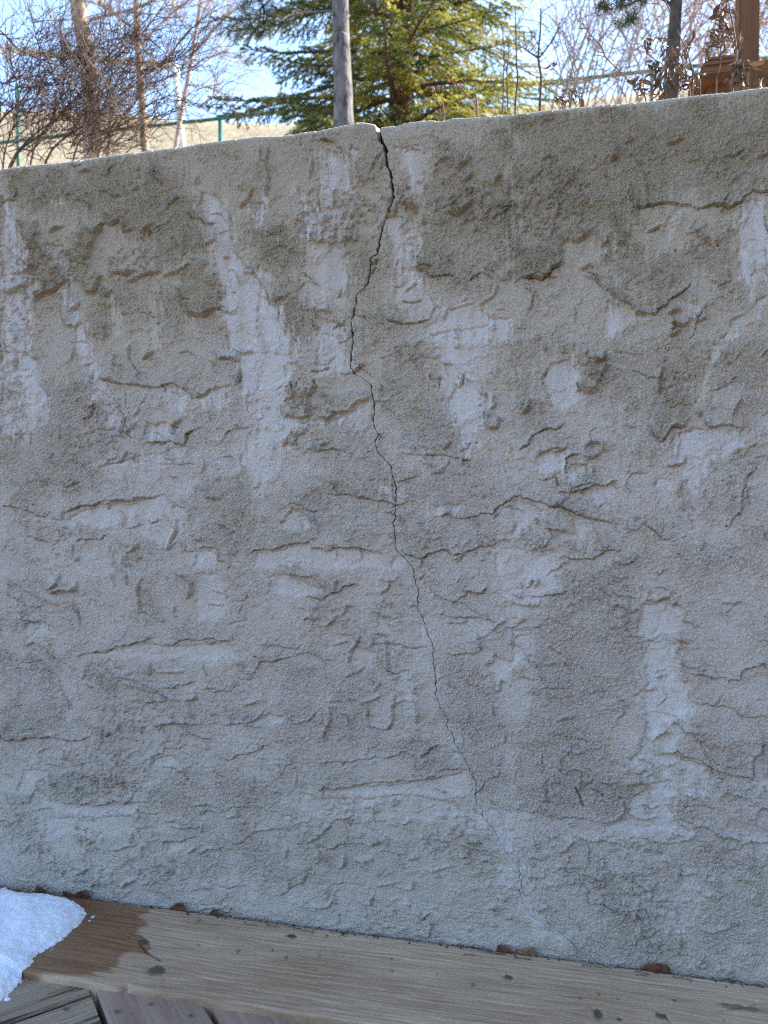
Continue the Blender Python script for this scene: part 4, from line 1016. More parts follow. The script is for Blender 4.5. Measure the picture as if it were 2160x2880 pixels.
# ================================================================== timber
def wood_mat(name, dark, mid, pale, streak=55, rough=.75, wet=False, crackle=0.0, rand=.25):
    m, nt, b = new_mat(name)
    tc = N(nt, 'ShaderNodeTexCoord')
    if wet:
        at = N(nt, 'ShaderNodeAttribute', attribute_name='grain')
        vec = at.outputs['Vector']
    else:
        oi = N(nt, 'ShaderNodeObjectInfo')
        ad = N(nt, 'ShaderNodeVectorMath', operation='ADD')
        ml = N(nt, 'ShaderNodeMath', operation='MULTIPLY')
        ml.inputs[1].default_value = 37.0
        nt.links.new(oi.outputs['Random'], ml.inputs[0])
        cmb = N(nt, 'ShaderNodeCombineXYZ')
        nt.links.new(ml.outputs[0], cmb.inputs[0]); nt.links.new(ml.outputs[0], cmb.inputs[1])
        nt.links.new(tc.outputs['Object'], ad.inputs[0]); nt.links.new(cmb.outputs[0], ad.inputs[1])
        vec = ad.outputs[0]
    mp = N(nt, 'ShaderNodeMapping')
    mp.inputs['Scale'].default_value = (.035, 1, 1)
    nt.links.new(vec, mp.inputs[0])
    n1 = N(nt, 'ShaderNodeTexNoise', Scale=streak, Detail=6, Roughness=.72, Distortion=.1)
    mp2 = N(nt, 'ShaderNodeMapping')
    mp2.inputs['Scale'].default_value = (.25, 1, 1)
    nt.links.new(vec, mp2.inputs[0])
    n2 = N(nt, 'ShaderNodeTexNoise', Scale=9, Detail=4)
    nt.links.new(mp.outputs[0], n1.inputs['Vector']); nt.links.new(mp2.outputs[0], n2.inputs['Vector'])
    n5 = N(nt, 'ShaderNodeTexNoise', Scale=600, Detail=2)
    nt.links.new(tc.outputs['Object'], n5.inputs['Vector'])
    mx = N(nt, 'ShaderNodeMath', operation='MULTIPLY_ADD')
    mx.inputs[1].default_value = .38
    nt.links.new(n2.outputs['Fac'], mx.inputs[0])
    s0 = N(nt, 'ShaderNodeMath', operation='MULTIPLY')
    s0.inputs[1].default_value = .80
    nt.links.new(n1.outputs['Fac'], s0.inputs[0]); nt.links.new(s0.outputs[0], mx.inputs[2])
    mx2 = N(nt, 'ShaderNodeMath', operation='MULTIPLY_ADD')
    mx2.inputs[1].default_value = .12
    nt.links.new(n5.outputs['Fac'], mx2.inputs[0]); nt.links.new(mx.outputs[0], mx2.inputs[2])
    r = ramp(nt, mx2.outputs[0], [(.42, dark), (.60, mid), (.82, pale)])
    col = r.outputs[0]
    if wet:
        ak = N(nt, 'ShaderNodeAttribute', attribute_name='knot')
        mk = N(nt, 'ShaderNodeMix', data_type='RGBA')
        mk.inputs['B'].default_value = (.085, .062, .042, 1)
        nt.links.new(ak.outputs['Fac'], mk.inputs['Factor']); nt.links.new(col, mk.inputs['A'])
        aw = N(nt, 'ShaderNodeAttribute', attribute_name='wet')
        mw = N(nt, 'ShaderNodeMix', data_type='RGBA', blend_type='MULTIPLY')
        mw.inputs['B'].default_value = (.56, .42, .325, 1)
        nt.links.new(aw.outputs['Fac'], mw.inputs['Factor']); nt.links.new(mk.outputs['Result'], mw.inputs['A'])
        col = mw.outputs['Result']
        rr = N(nt, 'ShaderNodeMapRange')
        rr.inputs['To Min'].default_value, rr.inputs['To Max'].default_value = rough, .42
        nt.links.new(aw.outputs['Fac'], rr.inputs['Value'])
        nt.links.new(rr.outputs[0], b.inputs['Roughness'])
    else:
        b.inputs['Roughness'].default_value = rough
        hs = N(nt, 'ShaderNodeHueSaturation')
        mr = N(nt, 'ShaderNodeMapRange')
        mr.inputs['To Min'].default_value, mr.inputs['To Max'].default_value = 1 - rand, 1 + rand
        nt.links.new(oi.outputs['Random'], mr.inputs['Value']); nt.links.new(mr.outputs[0], hs.inputs['Value'])
        nt.links.new(col, hs.inputs['Color'])
        col = hs.outputs[0]
    nt.links.new(col, b.inputs['Base Color'])
    b.inputs['Specular IOR Level'].default_value = .3
    bp = N(nt, 'ShaderNodeBump', Strength=.5 + crackle, Distance=.0025)
    nt.links.new(mx2.outputs[0], bp.inputs['Height'])
    if crackle:
        mp3 = N(nt, 'ShaderNodeMapping')
        mp3.inputs['Scale'].default_value = (.05, 1, 1)
        nt.links.new(vec, mp3.inputs[0])
        n6 = N(nt, 'ShaderNodeTexNoise', Scale=75, Detail=3, Roughness=.5)
        nt.links.new(mp3.outputs[0], n6.inputs['Vector'])
        cr = ramp(nt, n6.outputs['Fac'], [(.36, (0, 0, 0)), (.44, (1, 1, 1))])
        bp2 = N(nt, 'ShaderNodeBump', Strength=.9, Distance=.006)
        nt.links.new(cr.outputs[0], bp2.inputs['Height']); nt.links.new(bp.outputs[0], bp2.inputs['Normal'])
        nt.links.new(bp2.outputs[0], b.inputs['Normal'])
        cm = N(nt, 'ShaderNodeMix', data_type='RGBA', blend_type='MULTIPLY')
        nt.links.new(cr.outputs[0], cm.inputs['B']); nt.links.new(col, cm.inputs['A'])
        cm.inputs['Factor'].default_value = .8
        nt.links.new(cm.outputs['Result'], b.inputs['Base Color'])
    else:
        nt.links.new(bp.outputs[0], b.inputs['Normal'])
    return m


def build_border():
    x0, x1 = -1.9, 1.75
    y_back, wid = -.010, .228
    u = np.concatenate([np.linspace(x0, -.85, 60)[:-1], np.linspace(-.85, .68, 700), np.linspace(.68, x1, 60)[1:]])
    v = np.concatenate([np.linspace(0, .006, 6)[:-1], np.linspace(.006, wid - .006, 96), np.linspace(wid - .006, wid, 6)[1:]])
    X, Vv = np.meshgrid(u, v)
    Y = y_back - Vv
    z = np.zeros_like(X)
    # rounded long edges
    r = .006
    for d in (Vv, wid - Vv):
        q = np.clip(1 - d / r, 0, 1)
        z -= r * (1 - np.sqrt(np.clip(1 - q * q, 0, 1)))
    knots = [('L', 1015, 665, 62, 36, .9), ('L', 930, 480, 44, 22, .7), ('L', 1290, 345, 14, 22, .6), ('L', 1285, 500, 10, 14, .6), ('L', 1545, 540, 9, 22, .5), ('M', 505, 350, 40, 18, 1), ('M', 385, 437, 10, 9, 1.2), ('M', 475, 490, 9, 17, .7), ('M', 165, 445, 9, 20, .7),
             ('M', 735, 350, 10, 16, .8), ('M', 690, 478, 9, 16, .5), ('M', 665, 570, 8, 18, .5), ('M', 1155, 500, 12, 14, .6), ('M', 1160, 580, 10, 12, .6), ('M', 30, 358, 7, 6, .7), ('M', 882, 545, 5, 5, .7), ('M', 1450, 600, 8, 10, .5),
             ('N', 250, 480, 26, 18, .9), ('N', 735, 680, 22, 30, .9), ('N', 1080, 690, 30, 22, .9), ('N', 850, 702, 11, 10, 1.3), ('N', 640, 592, 8, 6, .9), ('N', 740, 570, 8, 7, .9), ('N', 845, 597, 7, 6, .9), ('N', 1153, 605, 9, 8, 1), ('N', 1500, 640, 110, 16, .7), ('N', 60, 520, 12, 14, .6), ('N', 1420, 712, 6, 6, .8)]
    GY = Y + .004 * noise2(X / .35, Y / .2, 81)
    knot = np.zeros_like(X)
    for c, kx, ky, rx, ry, st in knots:
        s = CROPS[c][2] * .62e-3
        p = PZ(*src(c, [(kx, ky)])[0], BOARD_Z)
        dx, dy = X - p.x, Y - p.y
        ax, ay = rx * s, ry * s * 1.25
        q = np.hypot(dx / ax, dy / ay) + .25 * noise2(X / .006, Y / .006, 82)
        knot = np.maximum(knot, st * sstep(1.15, .75, q))
        z -= .0012 * st * np.exp(-((q - 1) / .22) ** 2) - .0006 * sstep(1.1, .6, q) * st
        if st > 1.1:
            z -= .004 * sstep(1, .6, q)
        infl = np.exp(-(dx / (ax * 3.2 + .012)) ** 2)
        GY = GY + np.sign(dy) * -min(ay, .012) * infl * np.exp(-np.abs(dy) / (ay * 2.2 + .006)) * .85
    # sapwood ridges and hair cracks along the grain
    g = GY / .0052
    ridge_ = noise2(X / .5, g, 83) + .5 * noise2(X / .2, g * 2.3, 84)
    z += .0008 * ridge_ * sstep(-.1, .35, noise2(X / .5, Y / .06, 85) + .1)
    for c, pts, dep in (('L', [(1280,685),(1380,688)], 1), ('L', [(1390,770),(1580,792)], 1.2), ('L', [(1330,720),(1500,745)], .6), ('L', [(840,610),(895,610)], 1), ('M', [(0,685),(190,698)], 1.2), ('M', [(70,738),(300,756)], .7), ('M', [(790,350),(1130,400)], .7), ('M', [(1200,415),(1659,480)], .6),
                        ('L', [(530,380),(700,395),(800,430),(860,460)], 2.0), ('L', [(915,500),(960,550),(1010,580),(1045,600)], 6), ('L', [(860,430),(920,440),(960,470)], 4), ('N', [(1390,660),(1500,640),(1600,615)], 4), ('N', [(1040,655),(1090,680),(1130,720)], 3), ('N', [(700,640),(740,690)], 2), ('L', [(1040,750),(1065,735),(1065,705)], 2)):
        pp = np.array([tuple(PZ(a, b_, BOARD_Z))[:2] for a, b_ in src(c, pts)])
        best = np.full(X.shape, 9.)
        for i in range(len(pp) - 1):
            d = pp[i + 1] - pp[i]
            t = np.clip(((X - pp[i][0]) * d[0] + (Y - pp[i][1]) * d[1]) / (d @ d), 0, 1)
            best = np.minimum(best, np.hypot(X - pp[i][0] - t * d[0], Y - pp[i][1] - t * d[1]))
        best = best + .0008 * noise2(X / .004, Y / .004, 88)
        wdt = .0011 if dep < 3 else .0018
        z -= dep * .0011 * np.exp(-(best / wdt) ** 2)
        if dep > 4:
            knot = np.maximum(knot, .45 * sstep(.006, .001, best))
    # splinter out of the front edge
    pn = PZ(*src('L', [(795, 775)])[0], BOARD_Z)
    cut = np.exp(-((X - pn.x) / .006) ** 2) * sstep(wid - .012, wid, Vv)
    z -= .012 * cut
    Y = Y + .007 * cut + .0012 * noise2(X / .06, Vv * 0 + 2, 89) * sstep(wid - .03, wid, Vv)
    # wet stain left by the melting snow
    wp = src('L', [(-700,60),(0,118),(200,150),(500,185),(780,225),(970,262),(985,290),(905,318),(950,345),(985,372),(910,395),(905,415),(960,450),(990,520),(960,570),(900,565),(850,552),(790,570),(775,655),(720,650),(735,680),(610,685),(680,715),(420,700),(290,690),(230,700),(140,690),(0,760),(-700,700)])
    wq = np.array([tuple(PZ(a, b_, BOARD_Z))[:2] for a, b_ in wp])
    xw = X + .003 * noise2(X / .02, Y / .008, 91) + .0025 * noise2(X / .03, Y / .003, 92)
    yw = Y + .0015 * noise2(X / .02, Y / .01, 93)
    ins = np.zeros(X.shape, bool)
    best = np.full(X.shape, 9.)
    j = len(wq) - 1
    for i in range(len(wq)):
        a, b_ = wq[i], wq[j]
        if a[1] != b_[1]:
            ins ^= ((a[1] > yw) != (b_[1] > yw)) & (xw < (b_[0] - a[0]) * (yw - a[1]) / (b_[1] - a[1]) + a[0])
        d = b_ - a
        t = np.clip(((xw - a[0]) * d[0] + (yw - a[1]) * d[1]) / (d @ d + 1e-12), 0, 1)
        best = np.minimum(best, np.hypot(xw - a[0] - t * d[0], yw - a[1] - t * d[1]))
        j = i
    wet = sstep(-.003, .009, np.where(ins, best, -best))
    Z = BOARD_Z + z + .0012 * noise2(X / .4, Y / .4, 94)
    P = np.stack([X, Y, Z], -1)
    # skirts down the long edges
    bot = .040
    P = np.concatenate([P[:1] + np.array([0, 0, -bot]), P, P[-1:] + np.array([0, 0, -bot])], 0)
    ex = lambda a: np.concatenate([a[:1], a, a[-1:]], 0)
    wet, knot, GX, GYY = ex(wet), ex(np.clip(knot, 0, 1)), ex(X), ex(GY)
    nr, nc = P.shape[:2]
    idx = np.arange(nr * nc).reshape(nr, nc)
    q = np.stack([idx[:-1, :-1], idx[1:, :-1], idx[1:, 1:], idx[:-1, 1:]], -1).reshape(-1, 4)
    m = wood_mat('weathered_spruce_plank', (.18, .105, .058), (.345, .222, .13), (.57, .415, .275), streak=200, wet=True)
    o = mesh_obj('border_plank', P.reshape(-1, 3), q, m)
    a = o.data.attributes.new('grain', 'FLOAT_VECTOR', 'POINT')
    a.data.foreach_set('vector', np.stack([GX.ravel(), GYY.ravel(), GX.ravel() * 0], -1).astype(np.float32).ravel())
    for nm, arr in (('wet', wet), ('knot', knot)):
        a = o.data.attributes.new(nm, 'FLOAT', 'POINT')
        a.data.foreach_set('value', arr.ravel().astype(np.float32))
    tag(o, 'long weathered tan plank with knots lying along the foot of the wall', 'plank')


build_border()

# ------------------------------------------------------------------ the deck: two runs of planks meeting at a right angle
deck = empty('deck', (0, 0, 0))
tag(deck, kind='structure')
S2 = math.sqrt(.5)
dirA, dirB = Vector((S2, -S2, 0)), Vector((S2, S2, 0))          # right-hand run (towards the camera), left-hand run
perpA = Vector((S2, S2, 0))
c0 = PZ(*src('h', [(45, 82)])[0], DECK_Z)                       # corner on the left edge of the first right-hand plank
matA = wood_mat('stained_deck_wood', (.15, .09, .06), (.245, .155, .105), (.33, .225, .16), streak=80, rand=.16)
matB = wood_mat('cracked_deck_wood', (.14, .095, .06), (.25, .175, .11), (.35, .26, .17), streak=110, crackle=.5, rand=.12)


def plank_mesh(length, width, thick=.036, bev=.004, seed=0):
    rnd = random.Random(seed)
    v, f = [], []
    nseg = max(4, int(length / .06))
    prof = [(-width / 2, -thick), (-width / 2, -bev), (-width / 2 + bev, 0), (-width / 6, .0006), (width / 6, .0006), (width / 2 - bev, 0), (width / 2, -bev), (width / 2, -thick)]
    k = len(prof)
    for i in range(nseg + 1):
        x = length * i / nseg
        for j, (y, z) in enumerate(prof):
            v.append((x, y + rnd.uniform(-.0006, .0006), z + rnd.uniform(-.0004, .0004)))
    for i in range(nseg):
        for j in range(k - 1):
            f.append((i * k + j, i * k + k + j, i * k + k + j + 1, i * k + j + 1))
    f.append(tuple(range(k))); f.append(tuple(nseg * k + j for j in reversed(range(k))))
    return v, f


def add_plank(start, d, length, width, mat, seed, dz=0.0):
    v, f = plank_mesh(length, width, seed=seed)
    me = bpy.data.meshes.new('plank')
    me.from_pydata(v, [], f)
    me.materials.append(mat)
    o = bpy.data.objects.new('plank', me)
    COL.objects.link(o)
    o.parent = deck
    o.location = Vector((start.x, start.y, DECK_Z + dz))
    o.rotation_euler = (0, 0, math.atan2(d.y, d.x))
    return o


PW, GAP = .140, .008
planksA, planksB = [], []
for k in range(0, 15):
    off = c0 + perpA * (PW / 2 + .004 + k * (PW + GAP))
    t = (off.y + .02) / S2                     # run back to just before the wall
    st = off - dirA * (-t) if False else off + dirA * t
    ln = 2.3
    planksA.append(add_plank(st, dirA, ln, PW, matA, 100 + k, dz=random.Random(k).uniform(-.0015, .001)))
for k in range(-6, 16):
    # distance along dirA from the corner; the planks end against the first right-hand plank
    lng = (-.02 - c0.y) / S2
    end = c0 + dirA * (k * (PW + GAP) + PW / 2 + .016) - dirB * .006
    ln = 2.4
    st = end - dirB * ln
    if end.y > -.03:
        ln = ln - (end.y + .03) / S2
        if ln < .3:
            continue
    planksB.append(add_plank(st, dirB, ln, PW, matB, 200 + k, dz=-.002))

screw_mat = noise_mat('dull_screw', [(.4, (.10, .085, .07)), (.6, (.17, .15, .13))], scale=300, rough=.5)


def screw(px, c, planks):
    p = PZ(*src(c, [px])[0], DECK_Z)
    best = None
    for pl in planks:
        d = Vector((math.cos(pl.rotation_euler.z), math.sin(pl.rotation_euler.z), 0))
        r = p - pl.location
        lat = abs(r.x * -d.y + r.y * d.x)
        if best is None or lat < best[0]:
            best = (lat, pl)
    pl = best[1]
    mb = MB()
    n, R_ = 14, .0048
    v, f = [(0, 0, -.0006)], []
    for ring, (rr, zz) in enumerate(((.0016, -.0006), (.0018, .0008), (R_ * .9, .0011), (R_, .0004), (R_ * 1.05, -.002))):
        for i in range(n):
            a = 2 * math.pi * i / n
            v.append((rr * math.cos(a), rr * math.sin(a), zz))
    for i in range(n):
        f.append((0, 1 + i, 1 + (i + 1) % n))
    for ring in range(4):
        for i in range(n):
            a, b_ = 1 + ring * n + i, 1 + ring * n + (i + 1) % n
            f.append((a, b_, b_ + n, a + n))
    me = bpy.data.meshes.new('screw')
    me.from_pydata(v, [], f)
    me.materials.append(screw_mat)
    o = bpy.data.objects.new('screw', me)
    COL.objects.link(o)
    o.parent = pl
    q = Matrix.Rotation(-pl.rotation_euler.z, 3, 'Z') @ (p - pl.location)
    o.location = (q.x, q.y, .0008)


screw((940, 880), 'g', planksB)
for s in ((195, 235), (403, 190), (650, 262)):
    screw(s, 'h', planksA)


# ================================================================== snow
def build_snow():
    out = src('L', [(-650,150),(-300,140),(0,150),(60,150),(110,172),(150,186),(210,188),(290,182),(330,192),(400,206),(460,222),(510,244),(545,272),(566,306),(540,345),(500,385),(440,440),(380,490),(320,522),(270,552),(222,582),(232,608),(200,640),(150,662),(135,700),(80,738),(40,785),(0,812),(-300,1000),(-650,1200)])
    pts = np.array([tuple(PZ(a, b, BOARD_Z))[:2] for a, b in out])
    st = .0022
    gx = np.arange(max(pts[:, 0].min(), -1.35), pts[:, 0].max() + .02, st)
    gy = np.arange(max(pts[:, 1].min(), -.65), pts[:, 1].max() + .02, st)
    X, Y = np.meshgrid(gx, gy)
    xw = X + .004 * noise2(X / .014, Y / .014, 101) + .003 * noise2(X / .005, Y / .005, 102)
    yw = Y + .004 * noise2(X / .014, Y / .014, 103) + .003 * noise2(X / .005, Y / .005, 104)
    ins = np.zeros(X.shape, bool)
    best = np.full(X.shape, 9.)
    j = len(pts) - 1
    for i in range(len(pts)):
        a, b = pts[i], pts[j]
        if a[1] != b[1]:
            ins ^= ((a[1] > yw) != (b[1] > yw)) & (xw < (b[0] - a[0]) * (yw - a[1]) / (b[1] - a[1]) + a[0])
        d = b - a
        t = np.clip(((xw - a[0]) * d[0] + (yw - a[1]) * d[1]) / (d @ d + 1e-12), 0, 1)
        best = np.minimum(best, np.hypot(xw - a[0] - t * d[0], yw - a[1] - t * d[1]))
        j = i
    s = np.where(ins, best, -best)
    # loose ice crumbs past the rim
    for c, x, y, r in (('L', 600, 325, 13), ('L', 640, 340, 9), ('L', 665, 332, 8), ('L', 690, 345, 8), ('L', 705, 352, 6), ('L', 580, 345, 9), ('L', 50, 798, 14), ('L', 340, 528, 7), ('L', 625, 318, 8)):
        p = PZ(*src(c, [(x, y)])[0], BOARD_Z)
        s = np.maximum(s, r * .434 * .62e-3 * 1.2 - np.hypot(xw - p.x, (yw - p.y) * .8))
    base = np.where(Y > -.240, BOARD_Z - .001, DECK_Z - .002)
    k = np.clip(s, 0, None)
    h = .019 * (1 - np.exp(-k / .014)) + .018 * (1 - np.exp(-k / .09))
    h = h + k.clip(0, .02) / .02 * (.004 * noise2(X / .05, Y / .05, 105) + .0010 * noise2(X / .012, Y / .012, 106)) + (s > 0) * (.0005 * np.abs(noise2(X / .004, Y / .004, 107)))
    keep = s > -st
    Z = np.where(s > 0, base + h, base - .001)
    idx = -np.ones(X.shape, int)
    cell = keep[:-1, :-1] & keep[1:, :-1] & keep[:-1, 1:] & keep[1:, 1:]
    used = np.zeros(X.shape, bool)
    for a, b in ((0, 0), (1, 0), (0, 1), (1, 1)):
        used[a:used.shape[0] - 1 + a, b:used.shape[1] - 1 + b] |= cell
    idx[used] = np.arange(used.sum())
    V = np.stack([X[used], Y[used], Z[used]], -1)
    cy, cx = np.where(cell)
    q = np.stack([idx[cy, cx], idx[cy, cx + 1], idx[cy + 1, cx + 1], idx[cy + 1, cx]], -1)
    m, nt, b = new_mat('old_snow')
    b.inputs['Base Color'].default_value = (.78, .79, .80, 1)
    b.inputs['Roughness'].default_value = .6
    b.inputs['Subsurface Weight'].default_value = .6
    b.inputs['Subsurface Radius'].default_value = (.012, .014, .018)
    b.inputs['Subsurface Scale'].default_value = .5
    tc = N(nt, 'ShaderNodeTexCoord')
    n1 = N(nt, 'ShaderNodeTexNoise', Scale=420, Detail=4)
    v1 = N(nt, 'ShaderNodeTexVoronoi', Scale=300)
    nt.links.new(tc.outputs['Object'], n1.inputs['Vector']); nt.links.new(tc.outputs['Object'], v1.inputs['Vector'])
    sm = N(nt, 'ShaderNodeMath', operation='ADD')
    nt.links.new(n1.outputs['Fac'], sm.inputs[0]); nt.links.new(v1.outputs['Distance'], sm.inputs[1])
    bp = N(nt, 'ShaderNodeBump', Strength=.3, Distance=.002)
    nt.links.new(sm.outputs[0], bp.inputs['Height']); nt.links.new(bp.outputs[0], b.inputs['Normal'])
    o = mesh_obj('snow_patch', V, q, m)
    tag(o, 'small melting patch of white snow on the left end of the plank', 'snow', kind='thing')


build_snow()


# ================================================================== dry leaves caught behind the plank
def leaf_mat(name, a, b_, c):
    return noise_mat(name, [(.35, a), (.5, b_), (.68, c)], scale=120, rough=.6, bump=.3, bscale=300)


leafA = leaf_mat('red_brown_leaf', (.07, .028, .015), (.13, .052, .03), (.19, .085, .05))
leafB = leaf_mat('dull_brown_leaf', (.06, .035, .02), (.10, .06, .035), (.16, .10, .06))
leafC = leaf_mat('pale_brown_leaf', (.12, .07, .04), (.2, .12, .07), (.3, .19, .11))


def gap_leaf(c, x0, x1, ytop, label, mat, lean=.0, seed=0):
    rnd = random.Random(seed)
    (sx0, sy0), (sx1, _), (_, sty) = src(c, [(x0, ytop)])[0], src(c, [(x1, ytop)])[0], src(c, [(0, ytop)])[0]
    xm = (sx0 + sx1) / 2
    p = PY(xm, sty, -.012)
    wdt = (sx1 - sx0) * .66e-3
    top = BOARD_Z + max((p.z - BOARD_Z) * 1.2, .009)
    nx, nz = 13, 7
    v, f = [], []
    for th in (0, 1):
        for j in range(nz):
            for i in range(nx):
                u = i / (nx - 1) * 2 - 1
                w_ = j / (nz - 1)
                edge = max(0.0, 1 - abs(u) ** 2.6) ** .5
                hgt = (top - BOARD_Z + .012) * (edge * (.90 + .10 * math.sin(u * 2.2 + seed * 1.7)) * w_)
                z = BOARD_Z - .012 + hgt
                y = -.010 - .004 * math.cos(u * 1.5) * w_ - .003 * math.sin(3 * u + seed) * w_ + lean * w_ + th * .0006
                v.append((p.x + u * wdt / 2 + rnd.uniform(-.0004, .0004), y, z))
    n = nx * nz
    for j in range(nz - 1):
        for i in range(nx - 1):
            a = j * nx + i
            f.append((a, a + 1, a + nx + 1, a + nx)); f.append((n + a, n + a + nx, n + a + nx + 1, n + a + 1))
    for i in range(nx - 1):
        a = (nz - 1) * nx + i
        f.append((a, a + 1, n + a + 1, n + a))
    o = mesh_obj('dry_leaf', v, f, mat)
    rb = MB()
    mid = v[(nz - 1) * nx + nx // 2]
    rb.tube([(p.x - .001, -.0165, BOARD_Z - .006), (p.x, -.0165, (mid[2] + BOARD_Z) / 2), (p.x + .001, mid[1] - .001, mid[2] - .001)], [.0006, .0005, .0002], 4)
    rb.build('midrib', mat, o)
    tag(o, label, 'leaf', 'dry leaves caught between plank and wall')


gap_leaf('O', 200, 305, 716, 'dull brown leaf behind the plank, leftmost one above the snow', leafB, 0, 1)
gap_leaf('O', 385, 475, 742, 'low brown leaf behind the plank just left of the reddish folded leaf', leafB, 0, 2)
gap_leaf('O', 470, 588, 737, 'reddish folded leaf behind the wet part of the plank', leafA, 0, 3)
gap_leaf('O', 1080, 1225, 832, 'brown leaf with a pale stem behind the plank near the end of the wet stain', leafA, 0, 4)
gap_leaf('O', 1340, 1465, 876, 'low brown sliver of leaf behind the dry plank, near a lump of plaster', leafB, 0, 5)
gap_leaf('N', 180, 290, 304, 'pointed reddish leaf below the foot of the crack, left of a pair', leafA, 0, 6)
gap_leaf('N', 285, 412, 311, 'rounded pale brown leaf below the foot of the crack, right of a pair', leafC, 0, 7)
gap_leaf('N', 965, 1135, 403, 'dark red brown domed leaf standing alone at the right end of the plank', leafA, 0, 8)


# grit and needles swept into the joint
def build_grit():
    rnd = random.Random(77)
    mb = MB()
    for i in range(420):
        x = rnd.uniform(-.95, .8)
        r = rnd.choice((.0012, .0016, .002, .0028)) * rnd.uniform(.7, 1.3)
        c = Vector((x, -.010 - abs(rnd.gauss(0, .006)), BOARD_Z + r * .4))
        b = len(mb.v)
        for k in range(6):
            a = k * math.pi / 3
            mb.v.append((c.x + r * rnd.uniform(.7, 1.2) * math.cos(a), c.y + r * rnd.uniform(.7, 1.1) * math.sin(a), c.z - r * .4))
        mb.v.append((c.x + rnd.uniform(-.3, .3) * r, c.y, c.z + r * rnd.uniform(.4, .9)))
        for k in range(6):
            mb.f.append((b + k, b + (k + 1) % 6, b + 6))
    for i in range(46):
        x = rnd.uniform(-.9, .75)
        y = -.012 - abs(rnd.gauss(0, .010))
        a = rnd.uniform(-.6, .6)
        l = rnd.uniform(.012, .035)
        mb.tube([(x, y, BOARD_Z + .0012), (x + l * .5 * math.cos(a), y + l * .5 * math.sin(a) * .4, BOARD_Z + .003), (x + l * math.cos(a), y + l * math.sin(a) * .4, BOARD_Z + .0012)], .0006, 3)
    o = mb.build('joint_grit', leafB)
    tag(o, 'grit and dry needles swept into the joint between plank and wall', 'grit', kind='stuff')


build_grit()

# ================================================================== things behind the wall
bark_grey = noise_mat('mottled_grey_bark', [(.36, (.030, .025, .024)), (.45, (.13, .115, .11)), (.6, (.19, .17, .165)), (.75, (.28, .21, .14))], scale=34, detail=5, rough=.9, bump=.6, stretch=(1, 1, .45))
bark_tan = noise_mat('tan_bark', [(.3, (.15, .10, .065)), (.5, (.36, .26, .17)), (.7, (.52, .40, .28))], scale=16, detail=6, rough=.85, bump=.6, stretch=(1, 1, .5))
bark_dark = noise_mat('dark_stem_bark', [(.35, (.05, .036, .028)), (.65, (.125, .092, .072))], scale=60, rough=.9, bump=.4, stretch=(1, 1, .4))
twig_purple = noise_mat('purple_brown_twigs', [(.35, (.055, .036, .030)), (.6, (.13, .085, .064)), (.75, (.24, .155, .105))], scale=30, rough=.8)
twig_tan = noise_mat('tan_twigs', [(.3, (.30, .19, .12)), (.55, (.46, .31, .21)), (.75, (.60, .44, .32))], scale=6, rough=.8)
twig_pink = noise_mat('pale_twigs', [(.3, (.32, .23, .18)), (.6, (.50, .38, .31))], scale=6, rough=.8)
spruce_bark = noise_mat('spruce_bark', [(.3, (.07, .045, .03)), (.65, (.19, .12, .08))], scale=30, rough=.9, bump=.5)
dead_stem = noise_mat('dead_stems', [(.3, (.085, .055, .042)), (.7, (.20, .125, .09))], scale=60, rough=.8)
red_stem = noise_mat('red_stems', [(.3, (.12, .05, .035)), (.7, (.25, .12, .08))], scale=60, rough=.7)


def leafy(name, stops, scale, trans=.4):
    m, nt, b = new_mat(name)
    tc = N(nt, 'ShaderNodeTexCoord')
    nz = N(nt, 'ShaderNodeTexNoise', Scale=scale, Detail=3)
    nt.links.new(tc.outputs['Object'], nz.inputs['Vector'])
    r = ramp(nt, nz.outputs['Fac'], stops)
    nt.links.new(r.outputs[0], b.inputs['Base Color'])
    b.inputs['Roughness'].default_value = .55
    tr = N(nt, 'ShaderNodeBsdfTranslucent')
    nt.links.new(r.outputs[0], tr.inputs['Color'])
    mx = N(nt, 'ShaderNodeMixShader')
    mx.inputs[0].default_value = trans
    out = nt.nodes['Material Output']
    nt.links.new(b.outputs[0], mx.inputs[1]); nt.links.new(tr.outputs[0], mx.inputs[2])
    nt.links.new(mx.outputs[0], out.inputs['Surface'])
    return m


spruce_green = leafy('spruce_needles', [(.31, (.055, .085, .024)), (.45, (.18, .195, .042)), (.58, (.42, .38, .062))], 2.4, .5)
pine_green = leafy('pine_needles', [(.3, (.025, .035, .016)), (.7, (.075, .085, .035))], 6.0, .3)
dead_leaf_m = leafy('curled_dead_leaves', [(.3, (.05, .028, .016)), (.5, (.10, .058, .034)), (.72, (.18, .11, .062))], 25, .22)
steel_green = noise_mat('green_coated_steel', [(.4, (.015, .10, .075)), (.6, (.03, .19, .14))], scale=20, rough=.45)
white_paint = noise_mat('white_painted_pipe', [(.4, (.70, .68, .62)), (.6, (.80, .78, .72))], scale=10, rough=.5)
stain = wood_mat('brown_stained_timber', (.085, .036, .014), (.14, .062, .025), (.20, .10, .042), streak=40, rand=.12)
RND = random.Random(4)


def tz(p):
    return terrain(p[0], p[1])


def curve_pts(a, b, n, wob, rnd, sag=0.0):
    a, b = Vector(a), Vector(b)
    out = []
    L_ = (b - a).length
    o = Vector((0, 0, 0))
    for i in range(n + 1):
        t = i / n
        o = o * .7 + Vector((rnd.gauss(0, 1), rnd.gauss(0, 1), rnd.gauss(0, .6))) * wob * L_ * .5
        k = math.sin(math.pi * t)
        out.append(a.lerp(b, t) + o * k + Vector((0, 0, sag * L_ * k)))
    return out


